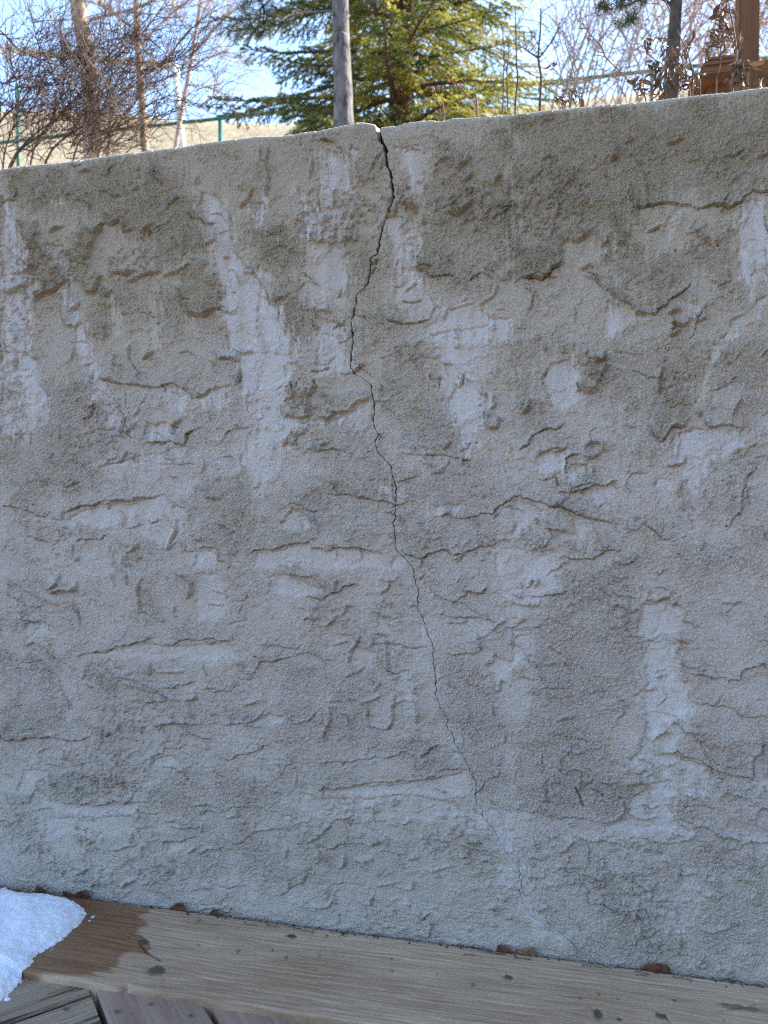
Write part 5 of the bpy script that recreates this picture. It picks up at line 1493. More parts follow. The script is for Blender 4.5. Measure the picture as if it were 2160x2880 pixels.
def twig(mb, p, d, length, r, depth, rnd, up=.25, nchild=4, spread=.8, sides=3, shrink=.55, wob=.18):
    """one twig with its side twigs"""
    d = Vector(d).normalized()
    n = 5 if depth else 3
    pts = [Vector(p)]
    dd = d.copy()
    for i in range(n):
        dd = (dd + Vector((rnd.gauss(0, wob), rnd.gauss(0, wob), rnd.gauss(0, wob) + up * .12))).normalized()
        pts.append(pts[-1] + dd * (length / n))
    mb.tube(pts, [r * (1 - .75 * i / n) for i in range(n + 1)], sides, cap=False)
    if depth <= 0:
        return
    for k in range(nchild):
        t = .2 + .8 * (k + rnd.random()) / nchild
        i = min(int(t * n), n - 1)
        q = pts[i].lerp(pts[i + 1], t * n - i)
        ax = (pts[i + 1] - pts[i]).normalized()
        s = Vector((rnd.gauss(0, 1), rnd.gauss(0, 1), rnd.gauss(0, 1)))
        s = (s - ax * s.dot(ax)).normalized()
        twig(mb, q, ax + s * spread * rnd.uniform(.6, 1.3), length * shrink * rnd.uniform(.6, 1.15), r * .58, depth - 1, rnd, up, max(2, nchild - 1), spread, sides, shrink, wob)


def smooth_line(pts, n=4):
    """Catmull-Rom through pts"""
    P = [Vector(p) for p in pts]
    P = [P[0] * 2 - P[1]] + P + [P[-1] * 2 - P[-2]]
    out = []
    for i in range(1, len(P) - 2):
        for k in range(n):
            t = k / n
            a, b, c, d = P[i - 1], P[i], P[i + 1], P[i + 2]
            out.append(.5 * ((2 * b) + (c - a) * t + (2 * a - 5 * b + 4 * c - d) * t * t + (3 * b - a - 3 * c + d) * t ** 3))
    out.append(P[-2])
    return out


def taper(r0, r1, n):
    return [r0 + (r1 - r0) * i / (n - 1) for i in range(n)]


def line3(c, pts, y, y2=None):
    y2 = y if y2 is None else y2
    s = src(c, pts)
    n = max(1, len(s) - 1)
    return [PY(a, b, y + (y2 - y) * i / n) for i, (a, b) in enumerate(s)]


# ------------------------------------------------------------------ far: fence, white frame
def build_fence():
    root = empty('chain_link_fence', (0, FENCE_Y, tz((0, FENCE_Y))))
    mb = MB()
    xs = np.arange(-16, 14.1, 1.0)
    mb.tube([(x, FENCE_Y, rail_z(x)) for x in xs], .026, 8)
    mb.build('top_rail', steel_green, root)
    for px in (45, 616, 1250, 1835, 2052, -600, 2700):
        x = PY(px, 300, FENCE_Y).x
        mb = MB()
        mb.tube([(x, FENCE_Y + .04, rail_z(x) - 1.6), (x, FENCE_Y + .04, rail_z(x) + (.9 if px == 45 else .02))], .032, 8)
        mb.build('post', steel_green, root)
    mb = MB()
    stp = .12
    n = int(30 / stp)
    for k in range(n):
        x = -16 + k * stp
        for sgn in (1, -1):
            a = Vector((x, FENCE_Y, rail_z(x)))
            x2 = x + sgn * 1.2
            mb.tube([a, (x2, FENCE_Y, rail_z(x2) - 1.2)], .0013, 3, cap=False)
    mb.build('wire_mesh', steel_green, root)
    tag(root, 'green chain link fence with round top rail running across the slope behind', 'fence')


build_fence()


def build_frame():
    Y = 14.0
    p = [PY(*q, Y) for q in src('a', [(-60, 300), (500, 368), (1135, 428)])]
    post = [PY(*q, Y) for q in src('a', [(1135, 428), (1165, 790)])]
    root = empty('goal_frame', (post[1].x, Y, terrain(post[1].x, Y)))
    mb = MB(); mb.tube(p, .085, 10); mb.build('crossbar', white_paint, root)
    mb = MB(); mb.tube([p[2], post[1], post[1] + (post[1] - post[0]) * 1.0], .085, 10); mb.build('post', white_paint, root)
    q = p[0]
    mb = MB(); mb.tube([q, (q.x + .1, Y, q.z - 6)], .085, 10); mb.build('post', white_paint, root)
    tag(root, 'white pipe frame with one post and sloping crossbar seen through the twigs', 'frame')


build_frame()


# ------------------------------------------------------------------ the spruce
def build_spruce():
    Y = 5.6
    b0 = PY(1125, 300, Y)
    base = Vector((b0.x, Y, tz((b0.x, Y)) - .1))
    root = empty('spruce_tree', base)
    Ht = 8.2
    rnd = random.Random(11)
    mb = MB()
    tp = [base + Vector((.02 * math.sin(i), .02 * math.cos(i * 1.3), Ht * i / 12)) for i in range(13)]
    mb.tube(tp, taper(.13, .012, 13), 12)
    mb.build('trunk', spruce_bark, root)
    bm_ = MB()
    A, D, LN = [], [], []           # needle bases, directions, lengths
    zv0, zv1 = PY(1125, 420, Y).z - base.z, PY(1125, -120, Y).z - base.z
    z = .35
    while z < Ht - .2:
        R_ = 2.0 * (1 - z / Ht) ** .75
        nb = rnd.choice((6, 7, 8))
        a0 = rnd.random() * 6.28
        for k in range(nb):
            az = a0 + k * 6.283 / nb + rnd.gauss(0, .15)
            L_ = R_ * rnd.uniform(.72, 1.08)
            out = Vector((math.cos(az), math.sin(az), 0))
            side = Vector((-out.y, out.x, 0))
            z0 = z + rnd.gauss(0, .05)
            n = 9
            pts = []
            for i in range(n + 1):
                t = i / n
                pts.append(base + Vector((0, 0, z0)) + out * (L_ * t) + Vector((0, 0, L_ * (.10 * t - .55 * t * t + .30 * t ** 3))) + side * (.04 * math.sin(t * 4 + k)))
            bm_.tube(pts, taper(.016 * L_ + .004, .003, n + 1), 4, cap=False)
            near = zv0 - .8 < z < zv1 + .9
            m_ = int((26 if near else 10) * L_ / 1.2) + 4
            for j in range(m_):
                t = .08 + .92 * (j + rnd.random() * .6) / m_
                i = min(int(t * n), n - 1)
                q = pts[i].lerp(pts[i + 1], t * n - i)
                ax = (pts[i + 1] - pts[i]).normalized()
                sg = 1 if j % 2 else -1
                bl = (.10 + .34 * (1 - t)) * min(L_, 1.2) * rnd.uniform(.7, 1.2)
                d = (ax * .75 + side * sg * .8 + Vector((0, 0, rnd.gauss(-.22, .14)))).normalized()
                bm_.tube([q, q + d * bl * .6, q + d * bl + Vector((0, 0, -.12 * bl))], [.003, .002, .001], 3, cap=False)
                nn = int(bl * (185 if near else 40)) + 4
                for s in range(nn):
                    u = s / nn
                    A.append(q + d * (bl * u) + Vector((0, 0, -.12 * bl * u * u))); D.append(d); LN.append(rnd.uniform(.016, .026) * (1 if near else 1.8))
                # side shoots
                for w_ in range(3 if near else 1):
                    u = rnd.uniform(.2, .8)
                    q2 = q + d * (bl * u)
                    d2 = (d * .7 + ax * .5 * rnd.choice((-1, 1)) + Vector((0, 0, rnd.gauss(-.15, .12)))).normalized()
                    l2 = bl * (1 - u) * rnd.uniform(.5, .8) + .02
                    for s in range(int(l2 * (160 if near else 30)) + 3):
                        A.append(q2 + d2 * (l2 * rnd.random())); D.append(d2); LN.append(rnd.uniform(.016, .025) * (1 if near else 1.8))
        z += rnd.uniform(.21, .31)
    bm_.build('branches', spruce_bark, root)
    A, D, LN = np.array(A), np.array(D), np.array(LN)
    r2 = np.random.default_rng(3)
    rv = r2.normal(size=A.shape)
    rv -= D * (rv * D).sum(1, keepdims=True)
    rv /= np.linalg.norm(rv, axis=1, keepdims=True)
    nd = D * .65 + rv * .75
    wv = np.cross(nd, r2.normal(size=A.shape))
    wv /= np.linalg.norm(wv, axis=1, keepdims=True) + 1e-9
    hw = .0060
    V = np.stack([A + wv * hw, A - wv * hw, A + nd * LN[:, None]], 1).reshape(-1, 3)
    Fc = np.arange(len(V)).reshape(-1, 3)
    print('spruce needles', len(Fc))
    mesh_obj('crown', V, Fc, spruce_green, root, smooth=False)
    tag(root, 'tall green spruce with sunlit drooping boughs behind the middle of the wall', 'tree')


build_spruce()


def pine_tuft(acc, p, d, rnd, n=90, ln=.055):
    for i in range(n):
        s = Vector((rnd.gauss(0, 1), rnd.gauss(0, 1), rnd.gauss(0, 1))).normalized()
        nd = (Vector(d).normalized() * rnd.uniform(-.1, .9) + s).normalized() * ln * rnd.uniform(.7, 1.15)
        b = Vector(p) - Vector(d).normalized() * rnd.uniform(0, .05)
        w = nd.cross(Vector((rnd.gauss(0, 1), rnd.gauss(0, 1), rnd.gauss(0, 1)))).normalized() * .0011
        k = len(acc.v)
        acc.v += [tuple(b + w), tuple(b - w), tuple(b + nd)]
        acc.f.append((k, k + 1, k + 2))


def build_pine(name_label, c, trunk_pts, wpx, y, branches, bark, seed, mesh_tufts):
    rnd = random.Random(seed)
    tr = line3(c, trunk_pts, y)
    d = (tr[-1] - tr[0]).normalized()
    lo = tr[0]
    gz = tz((lo.x, y))
    base = lo + d * ((gz - lo.z) / d.z)
    top = tr[-1] + d * 1.6
    root = empty('pine_tree', (base.x, base.y, gz))
    r = wpx * .5 * (y - CN[1]) / F_PX / math.cos(YAW)
    pts = smooth_line([base - d * .1] + tr + [top], 6)
    rad = [r * (1.12 - .30 * i / len(pts)) * (1 + rnd.gauss(0, .02)) for i in range(len(pts))]
    mb = MB(); mb.tube(pts, rad, 16); mb.build('trunk', bark, root)
    ac = MB()
    for bp, by2, rr, tufts in branches:
        bl = smooth_line(line3(c, bp, y, by2), 4)
        mb = MB(); mb.tube(bl, taper(rr, rr * .4, len(bl)), 6); mb.build('limb', bark, root)
    for (tc_, px_, n_, ln_, yy) in mesh_tufts:
        for q in px_:
            p = PY(*src(tc_, [q])[0], yy + rnd.uniform(-.12, .12))
            for s in range(3):
                dd = Vector((rnd.gauss(-.3, .6), rnd.gauss(0, .6), rnd.gauss(.1, .6)))
                pine_tuft(ac, p + dd * .03, dd, rnd, n_ // 3, ln_)
    if ac.v:
        ac.build('crown', pine_green, root, smooth=False)
    tag(root, name_label, 'tree')


build_pine('straight grey pine trunk with mottled bark beside the top of the crack', 'b', [(845, 800), (840, 560), (828, 260), (822, 0)], 52, 2.3,
           [([(820, 70), (700, 75), (580, 80), (520, 50), (440, 70)], 2.2, .007, 0), ([(580, 85), (500, 95), (440, 130), (380, 160)], 2.15, .005, 0), ([(822, 10), (640, -60), (420, -30), (300, 60)], 2.1, .008, 0)], bark_grey, 3,
           [('b', [(220, 20), (260, 60), (320, 40), (290, 100), (350, 90), (400, 20), (390, 120), (240, 110), (180, 140), (330, 150), (280, 170), (160, 190), (220, 190), (300, 0), (420, 60), (120, 170), (360, 190), (200, 60), (350, -30), (260, -40), (440, 150), (320, 210), (260, 220)], 90, .055, 2.15),
            ('b', [(1000, 20), (1060, 10), (1110, 40), (960, -10)], 60, .05, 2.3)])
build_pine('slender dark trunk behind the dead leafy stems near the right end', 'd', [(850, 780), (860, 520), (880, 250), (895, 0)], 34, 1.35,
           [([(890, 60), (700, -40), (520, 30), (420, 60)], 1.3, .006, 0), ([(640, -30), (600, 60), (560, 130)], 1.3, .003, 0)], bark_dark, 5,
           [('d', [(480, 190), (450, 210), (510, 170), (540, 150)], 90, .032, 1.3), ('d', [(300, 60), (340, 80), (270, 40), (320, 30)], 90, .035, 1.35), ('d', [(400, 20), (430, 40), (460, 10), (520, 0), (600, 10), (650, -10)], 80, .035, 1.3)])


# ------------------------------------------------------------------ bare trees at the left
def build_bare_tree(label, c, trunk, wpx, y, limbs, seed, bark, twm, ntw, depth=3, tw_len=.5, tw_r=.006, box=None, lean=(0, 0, 1)):
    rnd = random.Random(seed)
    tr = line3(c, trunk, y)
    d = (tr[1] - tr[0]).normalized()
    gz = tz((tr[0].x, y))
    base = tr[0] + d * ((gz - tr[0].z) / max(d.z, .3))
    root = empty('bare_tree', (base.x, base.y, gz))
    r = wpx * .5 * (y - CN[1]) / F_PX / math.cos(YAW)
    pts = smooth_line([base - d * .1] + tr + [tr[-1] + (tr[-1] - tr[-2]) * 1.5], 4)
    mb = MB(); mb.tube(pts, [r * (1.1 - .45 * i / len(pts)) * (1 + rnd.gauss(0, .03)) for i in range(len(pts))], 14)
    mb.build('trunk', bark, root)
    tw = MB()
    allp = []
    for lp, y2, rw in limbs:
        ll = smooth_line(line3(c, lp, y, y2), 4)
        rr = rw * .5 * (y - CN[1]) / F_PX
        mb = MB(); mb.tube(ll, taper(rr, rr * .45, len(ll)), 8); mb.build('limb', bark, root)
        allp += [(ll[i], (ll[i + 1] - ll[i]).normalized()) for i in range(len(ll) // 3, len(ll) - 1)]
    for k in range(ntw):
        if box and (not allp or rnd.random() < .7):
            p = PY(*src(c, [(rnd.uniform(box[0], box[2]), rnd.uniform(box[1], box[3]))])[0], y + rnd.uniform(-.8, .8))
            dd = Vector(lean) + Vector((rnd.gauss(0, .5), rnd.gauss(0, .4), rnd.gauss(0, .35)))
        else:
            p, ax = rnd.choice(allp)
            dd = ax + Vector((rnd.gauss(0, .6), rnd.gauss(0, .6), rnd.gauss(.2, .5)))
        twig(tw, p, dd, tw_len * rnd.uniform(.6, 1.2), tw_r, depth, rnd, .3, 4)
    tw.build('twigs', twm, root)
    tag(root, label, 'tree')


build_bare_tree('forked tan trunk of a leafless tree behind the purple twigs at left', 'a', [(600, 960), (590, 700), (560, 350), (525, 160), (515, 60)], 52, 3.4,
                [([(540, 240), (500, 140), (480, 60), (470, -80)], 3.4, 34), ([(585, 125), (720, 95), (850, 60), (1000, 0), (1100, -60)], 3.2, 10), ([(560, 200), (540, 80), (545, -80)], 3.5, 26)], 21, bark_tan, twig_pink, 22, 2, .45, .0035)
build_bare_tree('thin pale tan trunk right of the forked tree, half hidden by twigs', 'a', [(935, 900), (915, 600), (895, 350), (885, 100), (880, -50)], 23, 6.2,
                [([(900, 300), (1100, 100), (1300, -60)], 6.5, 8), ([(890, 200), (700, 60), (600, -60)], 6.0, 7)], 22, bark_tan, twig_pink, 46, 3, .7, .006)
build_bare_tree('pale pinkish leafless tree with fine twigs left of the spruce', 'a', [(1130, 1000), (1180, 700), (1230, 450), (1270, 200)], 14, 7.6,
                [([(1230, 450), (1330, 380), (1480, 330)], 7.6, 6), ([(1250, 350), (1400, 180), (1560, 20)], 7.6, 7), ([(1210, 550), (1330, 560), (1440, 600)], 7.6, 5), ([(1260, 250), (1150, 100), (1100, -40)], 7.6, 6), ([(1270, 200), (1330, 60), (1390, -60)], 7.6, 6)], 23, twig_pink, twig_pink, 85, 3, .75, .0055)


# ------------------------------------------------------------------ tangled shrub at the left
def build_shrub(label, stems, y, mat, seed, ntw, box, tw_len, tw_r, lean, depth=2, name='bare_shrub', nch=4, r0=.006):
    rnd = random.Random(seed)
    first = line3(stems[0][0], stems[0][1], y)[0]
    root = empty(name, (first.x, y, tz((first.x, y))))
    tw = MB()
    for c, pts, y1, y2, wpx in stems:
        ll = line3(c, pts, y1, y2)
        d = (ll[1] - ll[0]).normalized()
        gz = tz((ll[0].x, ll[0].y))
        foot = Vector((ll[0].x + rnd.uniform(-.05, .05), ll[0].y, gz - .03))
        ll = smooth_line([foot] + ll, 5)
        rr = wpx * .5 * (y1 - CN[1]) / F_PX
        mb = MB(); mb.tube(ll, taper(rr, rr * .35, len(ll)), 6, cap=False); mb.build('stem', mat, root)
        for k in range(int(ntw * .4 / len(stems))):
            i = rnd.randrange(len(ll) // 4, len(ll) - 1)
            ax = (ll[i + 1] - ll[i]).normalized()
            twig(tw, ll[i], ax * .6 + Vector(lean) * .4 + Vector((rnd.gauss(0, .6), rnd.gauss(0, .5), rnd.gauss(0, .45))), tw_len * rnd.uniform(.6, 1.2), tw_r, depth, rnd, .25, nch)
    for k in range(int(ntw * .6)):
        c = box[0]
        bx = rnd.choice(box[1])
        p = PY(*src(c, [(rnd.uniform(bx[0], bx[2]), rnd.uniform(bx[1], bx[3]))])[0], y + rnd.uniform(-.25, .35))
        twig(tw, p, Vector(lean) + Vector((rnd.gauss(0, .75), rnd.gauss(0, .5), rnd.gauss(0, .45))), tw_len * rnd.uniform(.6, 1.3), tw_r, depth, rnd, .25, nch)
    tw.build('twigs', mat, root)
    tag(root, label, 'shrub')


build_shrub('dense tangle of dark purple brown bare twigs above the left end', [
    ('a', [(80, 1060), (280, 860), (430, 700), (640, 480), (800, 330), (960, 170), (1080, 0)], 1.0, 1.3, 9), ('a', [(300, 1040), (560, 800), (800, 600), (1050, 400), (1250, 180), (1420, 20)], 1.1, 1.5, 7), ('a', [(-60, 280), (150, 340), (330, 410), (450, 430)], .9, 1.1, 6),
    ('a', [(20, 1080), (90, 800), (120, 600), (60, 380)], .9, 1.0, 7), ('a', [(200, 1050), (330, 780), (410, 560), (400, 300), (380, 120)], 1.0, 1.2, 7), ('a', [(480, 1010), (640, 760), (720, 500), (720, 200), (700, 20)], 1.1, 1.3, 6),
    ('a', [(640, 980), (860, 760), (1100, 620), (1330, 690), (1400, 580)], 1.2, 1.5, 5), ('a', [(-40, 900), (150, 640), (260, 420), (220, 180), (190, 60)], 1.0, 1.1, 6), ('a', [(60, 1075), (400, 740), (600, 640), (900, 480), (1150, 380), (1350, 250)], 1.0, 1.4, 6), ('a', [(-80, 620), (140, 570), (420, 540), (640, 420), (860, 180)], .95, 1.2, 5),
    ('a', [(700, 960), (830, 720), (960, 560), (1150, 470), (1250, 340)], 1.2, 1.4, 5)],
    1.05, twig_purple, 31, 660, ('a', [(-50, 500, 950, 1050), (0, 700, 700, 1060), (300, 700, 1000, 1000), (-50, 600, 600, 900), (0, 350, 900, 800), (500, 300, 1200, 800), (300, 200, 1000, 500)]), .17, .0021, (.45, .1, .55), 2)


# ------------------------------------------------------------------ tan thicket at the right
for k, (label, x0, x1, y, n, seed, lean) in enumerate((
        ('tan bare thicket in the sun between the spruce and the dark slender trunk', 1560, 1860, 4.2, 90, 41, (.12, 0, 1)),
        ('tan bare thicket in the sun between the dark trunk and the timber post', 1840, 2080, 4.6, 110, 42, (.45, 0, 1)),
        ('tan bare thicket at the far right beyond the timber post', 2080, 2330, 4.4, 80, 43, (.4, 0, 1)))):
    rr = random.Random(seed)
    stems = []
    for i in range(12):
        xb = rr.uniform(x0, x1)
        yb = 290 - (xb - 1560) * .1
        stems.append(('S', [(xb - 30, yb + 60), (xb, yb - 80), (xb + rr.uniform(0, 60) + lean[0] * 60, yb - 220), (xb + rr.uniform(10, 110) + lean[0] * 110, yb - 420)], y, y + rr.uniform(-.5, .5), rr.uniform(4, 9)))
    build_shrub(label, stems, y, twig_tan if k else twig_pink, seed, n, ('S', [(x0, 40, x1, 330)]), .6, .0055, lean, 2, 'bare_thicket', 4)


# ------------------------------------------------------------------ saplings
def build_sapling(label, c, lines, y, seed, mat, rpx):
    rnd = random.Random(seed)
    l0 = line3(c, lines[0], y)
    root = empty('bare_sapling', (l0[0].x, y, tz((l0[0].x, y))))
    tw = MB()
    for i, ln in enumerate(lines):
        ll = line3(c, ln, y)
        if i == 0:
            ll = [Vector((ll[0].x, y, tz((ll[0].x, y)) - .03))] + ll
        ll = smooth_line(ll, 4)
        r = rpx * (1 if i == 0 else .6) * .5 * (y - CN[1]) / F_PX
        mb = MB(); mb.tube(ll, taper(r, r * .45, len(ll)), 7, cap=False); mb.build('stem', mat, root)
        for k in range(7):
            q = rnd.randrange(2, len(ll) - 1)
            tw = MB()
            twig(tw, ll[q], Vector((rnd.choice((-1, 1)) * .7, rnd.gauss(0, .4), .8)), .11 * rnd.uniform(.5, 1.2), .0016, 1, rnd, .3, 3)
            tw.build('twig', mat, root)
    tag(root, label, 'sapling')


build_sapling('thin dark sapling in front of the spruce, right one of two', 'c', [[(1100, 1070), (1112, 760), (1085, 560), (1105, 300), (1110, 80)], [(1095, 560), (1160, 480), (1230, 380), (1290, 260)], [(1085, 560), (1000, 510), (940, 470)]], 1.5, 51, bark_dark, 9)
build_sapling('thin dark sapling in front of the spruce, left one of two', 'c', [[(860, 1075), (885, 800), (875, 640), (870, 420), (860, 100)], [(740, 1080), (745, 760), (755, 520), (735, 300), (720, 120)], [(790, 1075), (780, 700), (800, 500), (790, 350)]], 1.7, 52, bark_dark, 7)


# ------------------------------------------------------------------ timber frame and boards at the right
def build_timber():
    Y = 1.45
    a, b = PY(2072, 20, Y), PY(2132, 20, Y)
    w = (b.x - a.x)
    cx = (a.x + b.x) / 2
    gz = tz((cx, Y))
    root = empty('timber_frame', (cx, Y, gz))
    rot = Matrix.Rotation(math.radians(14), 3, 'Z')

    def bar(name, p, q, wd, dp):
        v = Vector(q) - Vector(p)
        m3 = v.to_track_quat('X', 'Z').to_matrix()
        bm = bmesh.new()
        bmesh.ops.create_cube(bm, size=1)
        bmesh.ops.scale(bm, vec=(v.length, dp, wd), verts=bm.verts)
        bmesh.ops.bevel(bm, geom=list(bm.edges), offset=.005, segments=2, affect='EDGES')
        me = bpy.data.meshes.new(name)
        bm.to_mesh(me); bm.free()
        me.materials.append(stain)
        o = bpy.data.objects.new(name, me)
        COL.objects.link(o)
        o.matrix_world = Matrix.Translation((Vector(p) + Vector(q)) / 2) @ m3.to_4x4()
        o.parent = root
        o.matrix_parent_inverse = Matrix.Translation(-Vector(root.location))
        return o
    o = bar('post', (cx, Y, gz - .2), (cx, Y, gz + 2.4), w * .95, w * .95)
    rl = PY(2112, 225, Y + .02); rr_ = PY(2300, 165, Y + .02)
    bar('rail', rl + (rl - rr_) * .0, rl + (rr_ - rl) * 4, .085, .04)
    tag(root, 'brown stained timber post with a sloping side rail at the right edge', 'post')
    # stacked boards left of the post
    Y2 = 1.15
    st = empty('board_stack', (PY(2010, 240, Y2).x, Y2, tz((0, Y2))))
    for i, (yt, yb) in enumerate(((196, 210), (211, 228), (229, 262))):
        p, q = PY(1972, (yt + yb) / 2, Y2), PY(2050, (yt + yb) / 2 - 9, Y2)
        hgt = (yb - yt) * (Y2 - CN[1]) / F_PX * .92
        bm = bmesh.new()
        bmesh.ops.create_cube(bm, size=1)
        bmesh.ops.scale(bm, vec=((q - p).length + .02 * i, .14 + .02 * i, hgt), verts=bm.verts)
        bmesh.ops.bevel(bm, geom=list(bm.edges), offset=hgt * .28, segments=3, affect='EDGES')
        me = bpy.data.meshes.new('board'); bm.to_mesh(me); bm.free()
        me.materials.append(stain)
        ob = bpy.data.objects.new('board', me); COL.objects.link(ob)
        ob.matrix_world = Matrix.Translation((p + q) / 2) @ (q - p).to_track_quat('X', 'Z').to_matrix().to_4x4()
        ob.parent = st; ob.matrix_parent_inverse = Matrix.Translation(-Vector(st.location))
    leg = MB(); z0 = tz((st.location.x, Y2))
    c3 = PY(2010, 246, Y2)
    leg.box((c3.x, Y2, (z0 - .05 + c3.z) / 2), (.05, .08, c3.z - z0 + .05)); leg.build('support', stain, st, smooth=False)
    tag(st, 'three brown timber boards stacked just left of the post', 'boards')


build_timber()


# ------------------------------------------------------------------ dead garden stems along the top of the wall
def curl_leaf(mb, p, d, ln, wd, curl, rnd):
    d = Vector(d).normalized()
    s = d.cross(Vector((rnd.gauss(0, 1), rnd.gauss(0, 1), rnd.gauss(0, 1)))).normalized()
    u = s.cross(d)
    n = 6
    k = len(mb.v)
    q = Vector(p)
    for i in range(n + 1):
        t = i / n
        a = curl * t
        dd = d * math.cos(a) + u * math.sin(a)
        w = wd * math.sin(math.pi * min(1, .08 + t * .9)) * .5
        up = (u * math.cos(a) - d * math.sin(a)) * w * .8
        mb.v += [tuple(q + s * w * .6 + up), tuple(q), tuple(q - s * w * .6 + up)]
        q = q + dd * (ln / n)
    for i in range(n):
        for j in range(2):
            a = k + i * 3 + j
            mb.f.append((a, a + 1, a + 4, a + 3))


def build_dead_plant(label, c, stems, y, mat, clusters, seed, rpx=5, twigs=0, name='dead_plant', thick=1.0):
    """stems: pixel paths; clusters: (x, y, n leaves, spread px, length m)"""
    rnd = random.Random(seed)
    l0 = line3(c, stems[0], y)
    root = empty(name, (l0[0].x, y, tz((l0[0].x, y))))
    tw = MB()
    for i, ln in enumerate(stems):
        ll = line3(c, ln, y + rnd.uniform(-.02, .02))
        if i == 0 or ln[0][1] > stems[0][0][1] - 60:
            ll = [Vector((ll[0].x, ll[0].y, tz((ll[0].x, ll[0].y)) - .02))] + ll
        ll = smooth_line(ll, 4)
        r = rpx * (1 if i == 0 else .75) * .5 * (y - CN[1]) / F_PX
        mb = MB(); mb.tube(ll, [rr * (1 + rnd.gauss(0, .08)) for rr in taper(r, r * .5, len(ll))], 6, cap=False); mb.build('stem', mat, root)
        for k in range(twigs):
            q = rnd.randrange(2, len(ll) - 1)
            tw = MB()
            twig(tw, ll[q], Vector((rnd.choice((-1, 1)), rnd.gauss(0, .5), .7)), .03 * rnd.uniform(.5, 1.2), .0011, 0, rnd)
            tw.build('twig', mat, root)
    for x, yy, n, sp, ln in clusters:
        for k in range(n):
            lf = MB()
            ln_ = ln * 1.3
            p = PY(*src(c, [(x + rnd.gauss(0, sp), yy + rnd.gauss(0, sp))])[0], y + rnd.uniform(-.04, .04))
            curl_leaf(lf, p, (rnd.gauss(0, .7), rnd.gauss(0, .5), rnd.gauss(-.75, .5)), ln_ * rnd.uniform(.7, 1.3), ln_ * rnd.uniform(.28, .5) * thick, rnd.uniform(.6, 2.6) * rnd.choice((-1, 1)), rnd)
            lf.build('leaf', dead_leaf_m, root)
    tag(root, label, 'dead plant', 'dead stems along the top of the wall')


build_dead_plant('bare branching stem leaning left between the twig clump and the leafy stems', 'd', [[(640, 825), (520, 700), (430, 600), (310, 480), (270, 390), (180, 290), (130, 220), (75, 172)], [(310, 480), (270, 465), (230, 462)], [(285, 440), (250, 432), (213, 415)], [(275, 390), (285, 340), (292, 288)], [(130, 220), (115, 180), (105, 140)], [(140, 235), (100, 240), (70, 230)], [(180, 290), (168, 305), (150, 325)]], .36, dead_stem, [(130, 225, 2, 6, .008), (165, 312, 2, 5, .010), (205, 300, 2, 6, .008)], 61, 4)
build_dead_plant('clump of thin upright dead stems right of the spruce', 'c', [[(1400, 1040), (1440, 850), (1430, 690), (1380, 520), (1330, 330), (1322, 200)], [(1490, 1030), (1470, 880), (1420, 760), (1340, 640), (1290, 520)], [(1390, 1035), (1350, 890), (1290, 760), (1240, 640), (1205, 610)], [(1320, 1045), (1340, 950), (1300, 920), (1260, 930)], [(1500, 1030), (1500, 900), (1470, 720)], [(1450, 1035), (1450, 900)]], .42, dead_stem, [(1225, 625, 5, 10, .016), (1380, 980, 6, 25, .018), (1490, 960, 7, 25, .02), (1440, 900, 5, 30, .015), (1270, 950, 4, 18, .016), (1400, 860, 4, 25, .014)], 62, 3, 2)
build_dead_plant('reddish bare stems slanting left in front of the spruce', 'c', [[(490, 1020), (420, 960), (320, 850), (190, 740), (95, 655), (40, 590)], [(165, 1090), (140, 1040), (95, 950), (50, 850)], [(320, 850), (318, 800)], [(260, 795), (200, 800)]], .34, red_stem, [(50, 835, 3, 8, .012), (150, 1090, 5, 14, .014)], 63, 6)
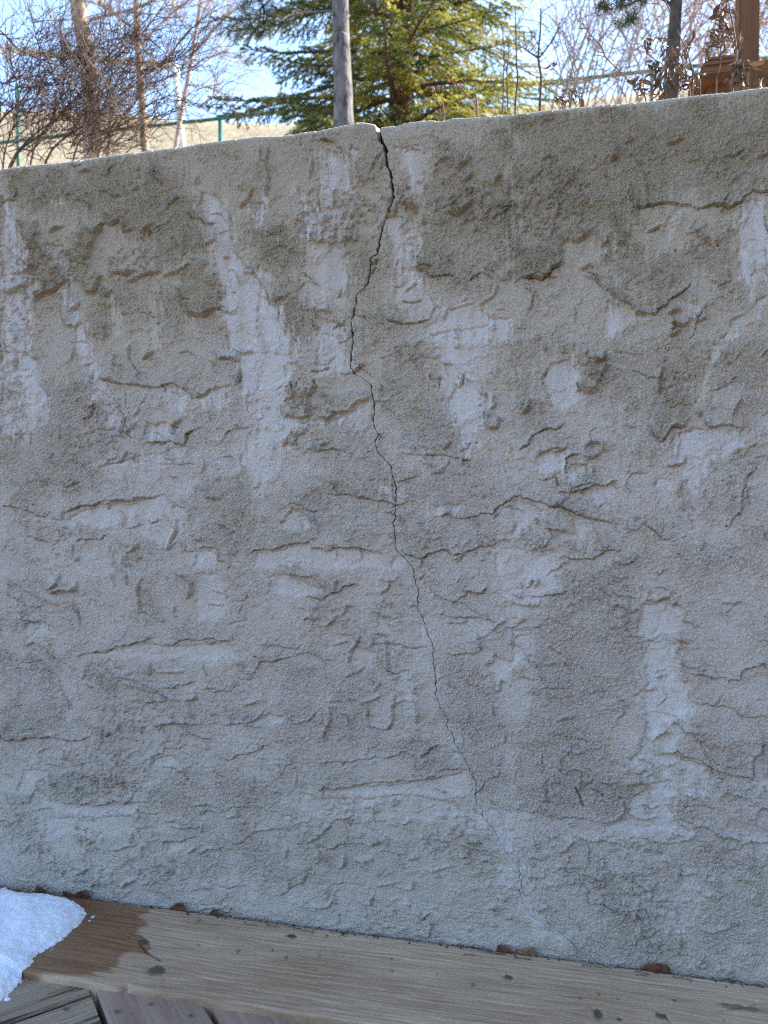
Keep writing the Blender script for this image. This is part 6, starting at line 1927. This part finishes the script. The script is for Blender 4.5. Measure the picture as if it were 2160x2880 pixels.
build_dead_plant('dead stems thick with curled brown leaves around the dark slender trunk', 'e', [[(520, 1330), (520, 1060), (430, 750), (380, 640), (290, 460)], [(480, 1390), (440, 1130), (380, 950), (300, 700)], [(20, 1460), (60, 1000), (90, 740), (40, 560), (0, 380)], [(640, 1370), (610, 1200), (600, 1040)], [(200, 1420), (160, 1100), (210, 900), (110, 740)], [(-200, 720), (-100, 860), (60, 960), (160, 1080)], [(190, 180), (110, 10), (90, -60)]], .33, dead_stem,
                 [(460, 640, 3, 22, .020), (360, 780, 5, 30, .020), (130, 1000, 10, 45, .022), (320, 1000, 9, 45, .022), (520, 1100, 6, 40, .022), (60, 1200, 9, 50, .022), (330, 1180, 7, 50, .020), (600, 1080, 6, 35, .022), (480, 1250, 7, 50, .02), (160, 700, 6, 35, .018), (40, 560, 5, 30, .016), (-60, 1000, 8, 50, .022), (-120, 620, 5, 40, .016), (230, 820, 5, 40, .018), (40, 1350, 6, 60, .022), (-220, 1250, 9, 60, .022), (-330, 1200, 6, 40, .024), (200, 1280, 5, 40, .02)], 64, 4.5, 1)
build_dead_plant('single dead stem with hanging leaf tufts left of the timber post', 'e', [[(880, 1350), (900, 1150), (940, 960), (950, 700), (985, 520), (985, 380)], [(950, 800), (1010, 740)], [(945, 840), (900, 815)], [(950, 690), (900, 640), (860, 560)], [(990, 460), (930, 330)], [(860, 600), (780, 720), (730, 820)]], .32, dead_stem, [(930, 320, 7, 16, .014), (870, 430, 5, 24, .018), (990, 460, 6, 24, .018), (930, 560, 7, 28, .018), (800, 510, 4, 20, .016), (780, 710, 6, 26, .016), (730, 810, 4, 16, .015), (1040, 480, 3, 14, .015)], 65, 4, 1)
build_dead_plant('tall dead stem with curled leaves in front of the timber post', 'e', [[(1120, 1290), (1150, 1080), (1180, 850), (1170, 640), (1120, 330), (1080, 140), (1070, 40)], [(1160, 660), (1120, 630), (1085, 615)], [(1180, 850), (1220, 700), (1250, 580)], [(1090, 190), (1000, 150), (900, 130)], [(1350, 1290), (1310, 1130), (1280, 960)]], .30, dead_stem, [(1050, 60, 10, 35, .026), (1000, 150, 5, 30, .022), (1270, 530, 5, 28, .018), (1220, 680, 6, 35, .024), (1300, 950, 11, 45, .030), (1360, 960, 5, 30, .028), (1180, 1080, 8, 50, .024), (1230, 1180, 8, 50, .022), (1010, 250, 3, 20, .026), (1120, 1200, 6, 40, .02), (1570, 1210, 5, 28, .018)], 66, 6.5, 1)

if 0:
    pass
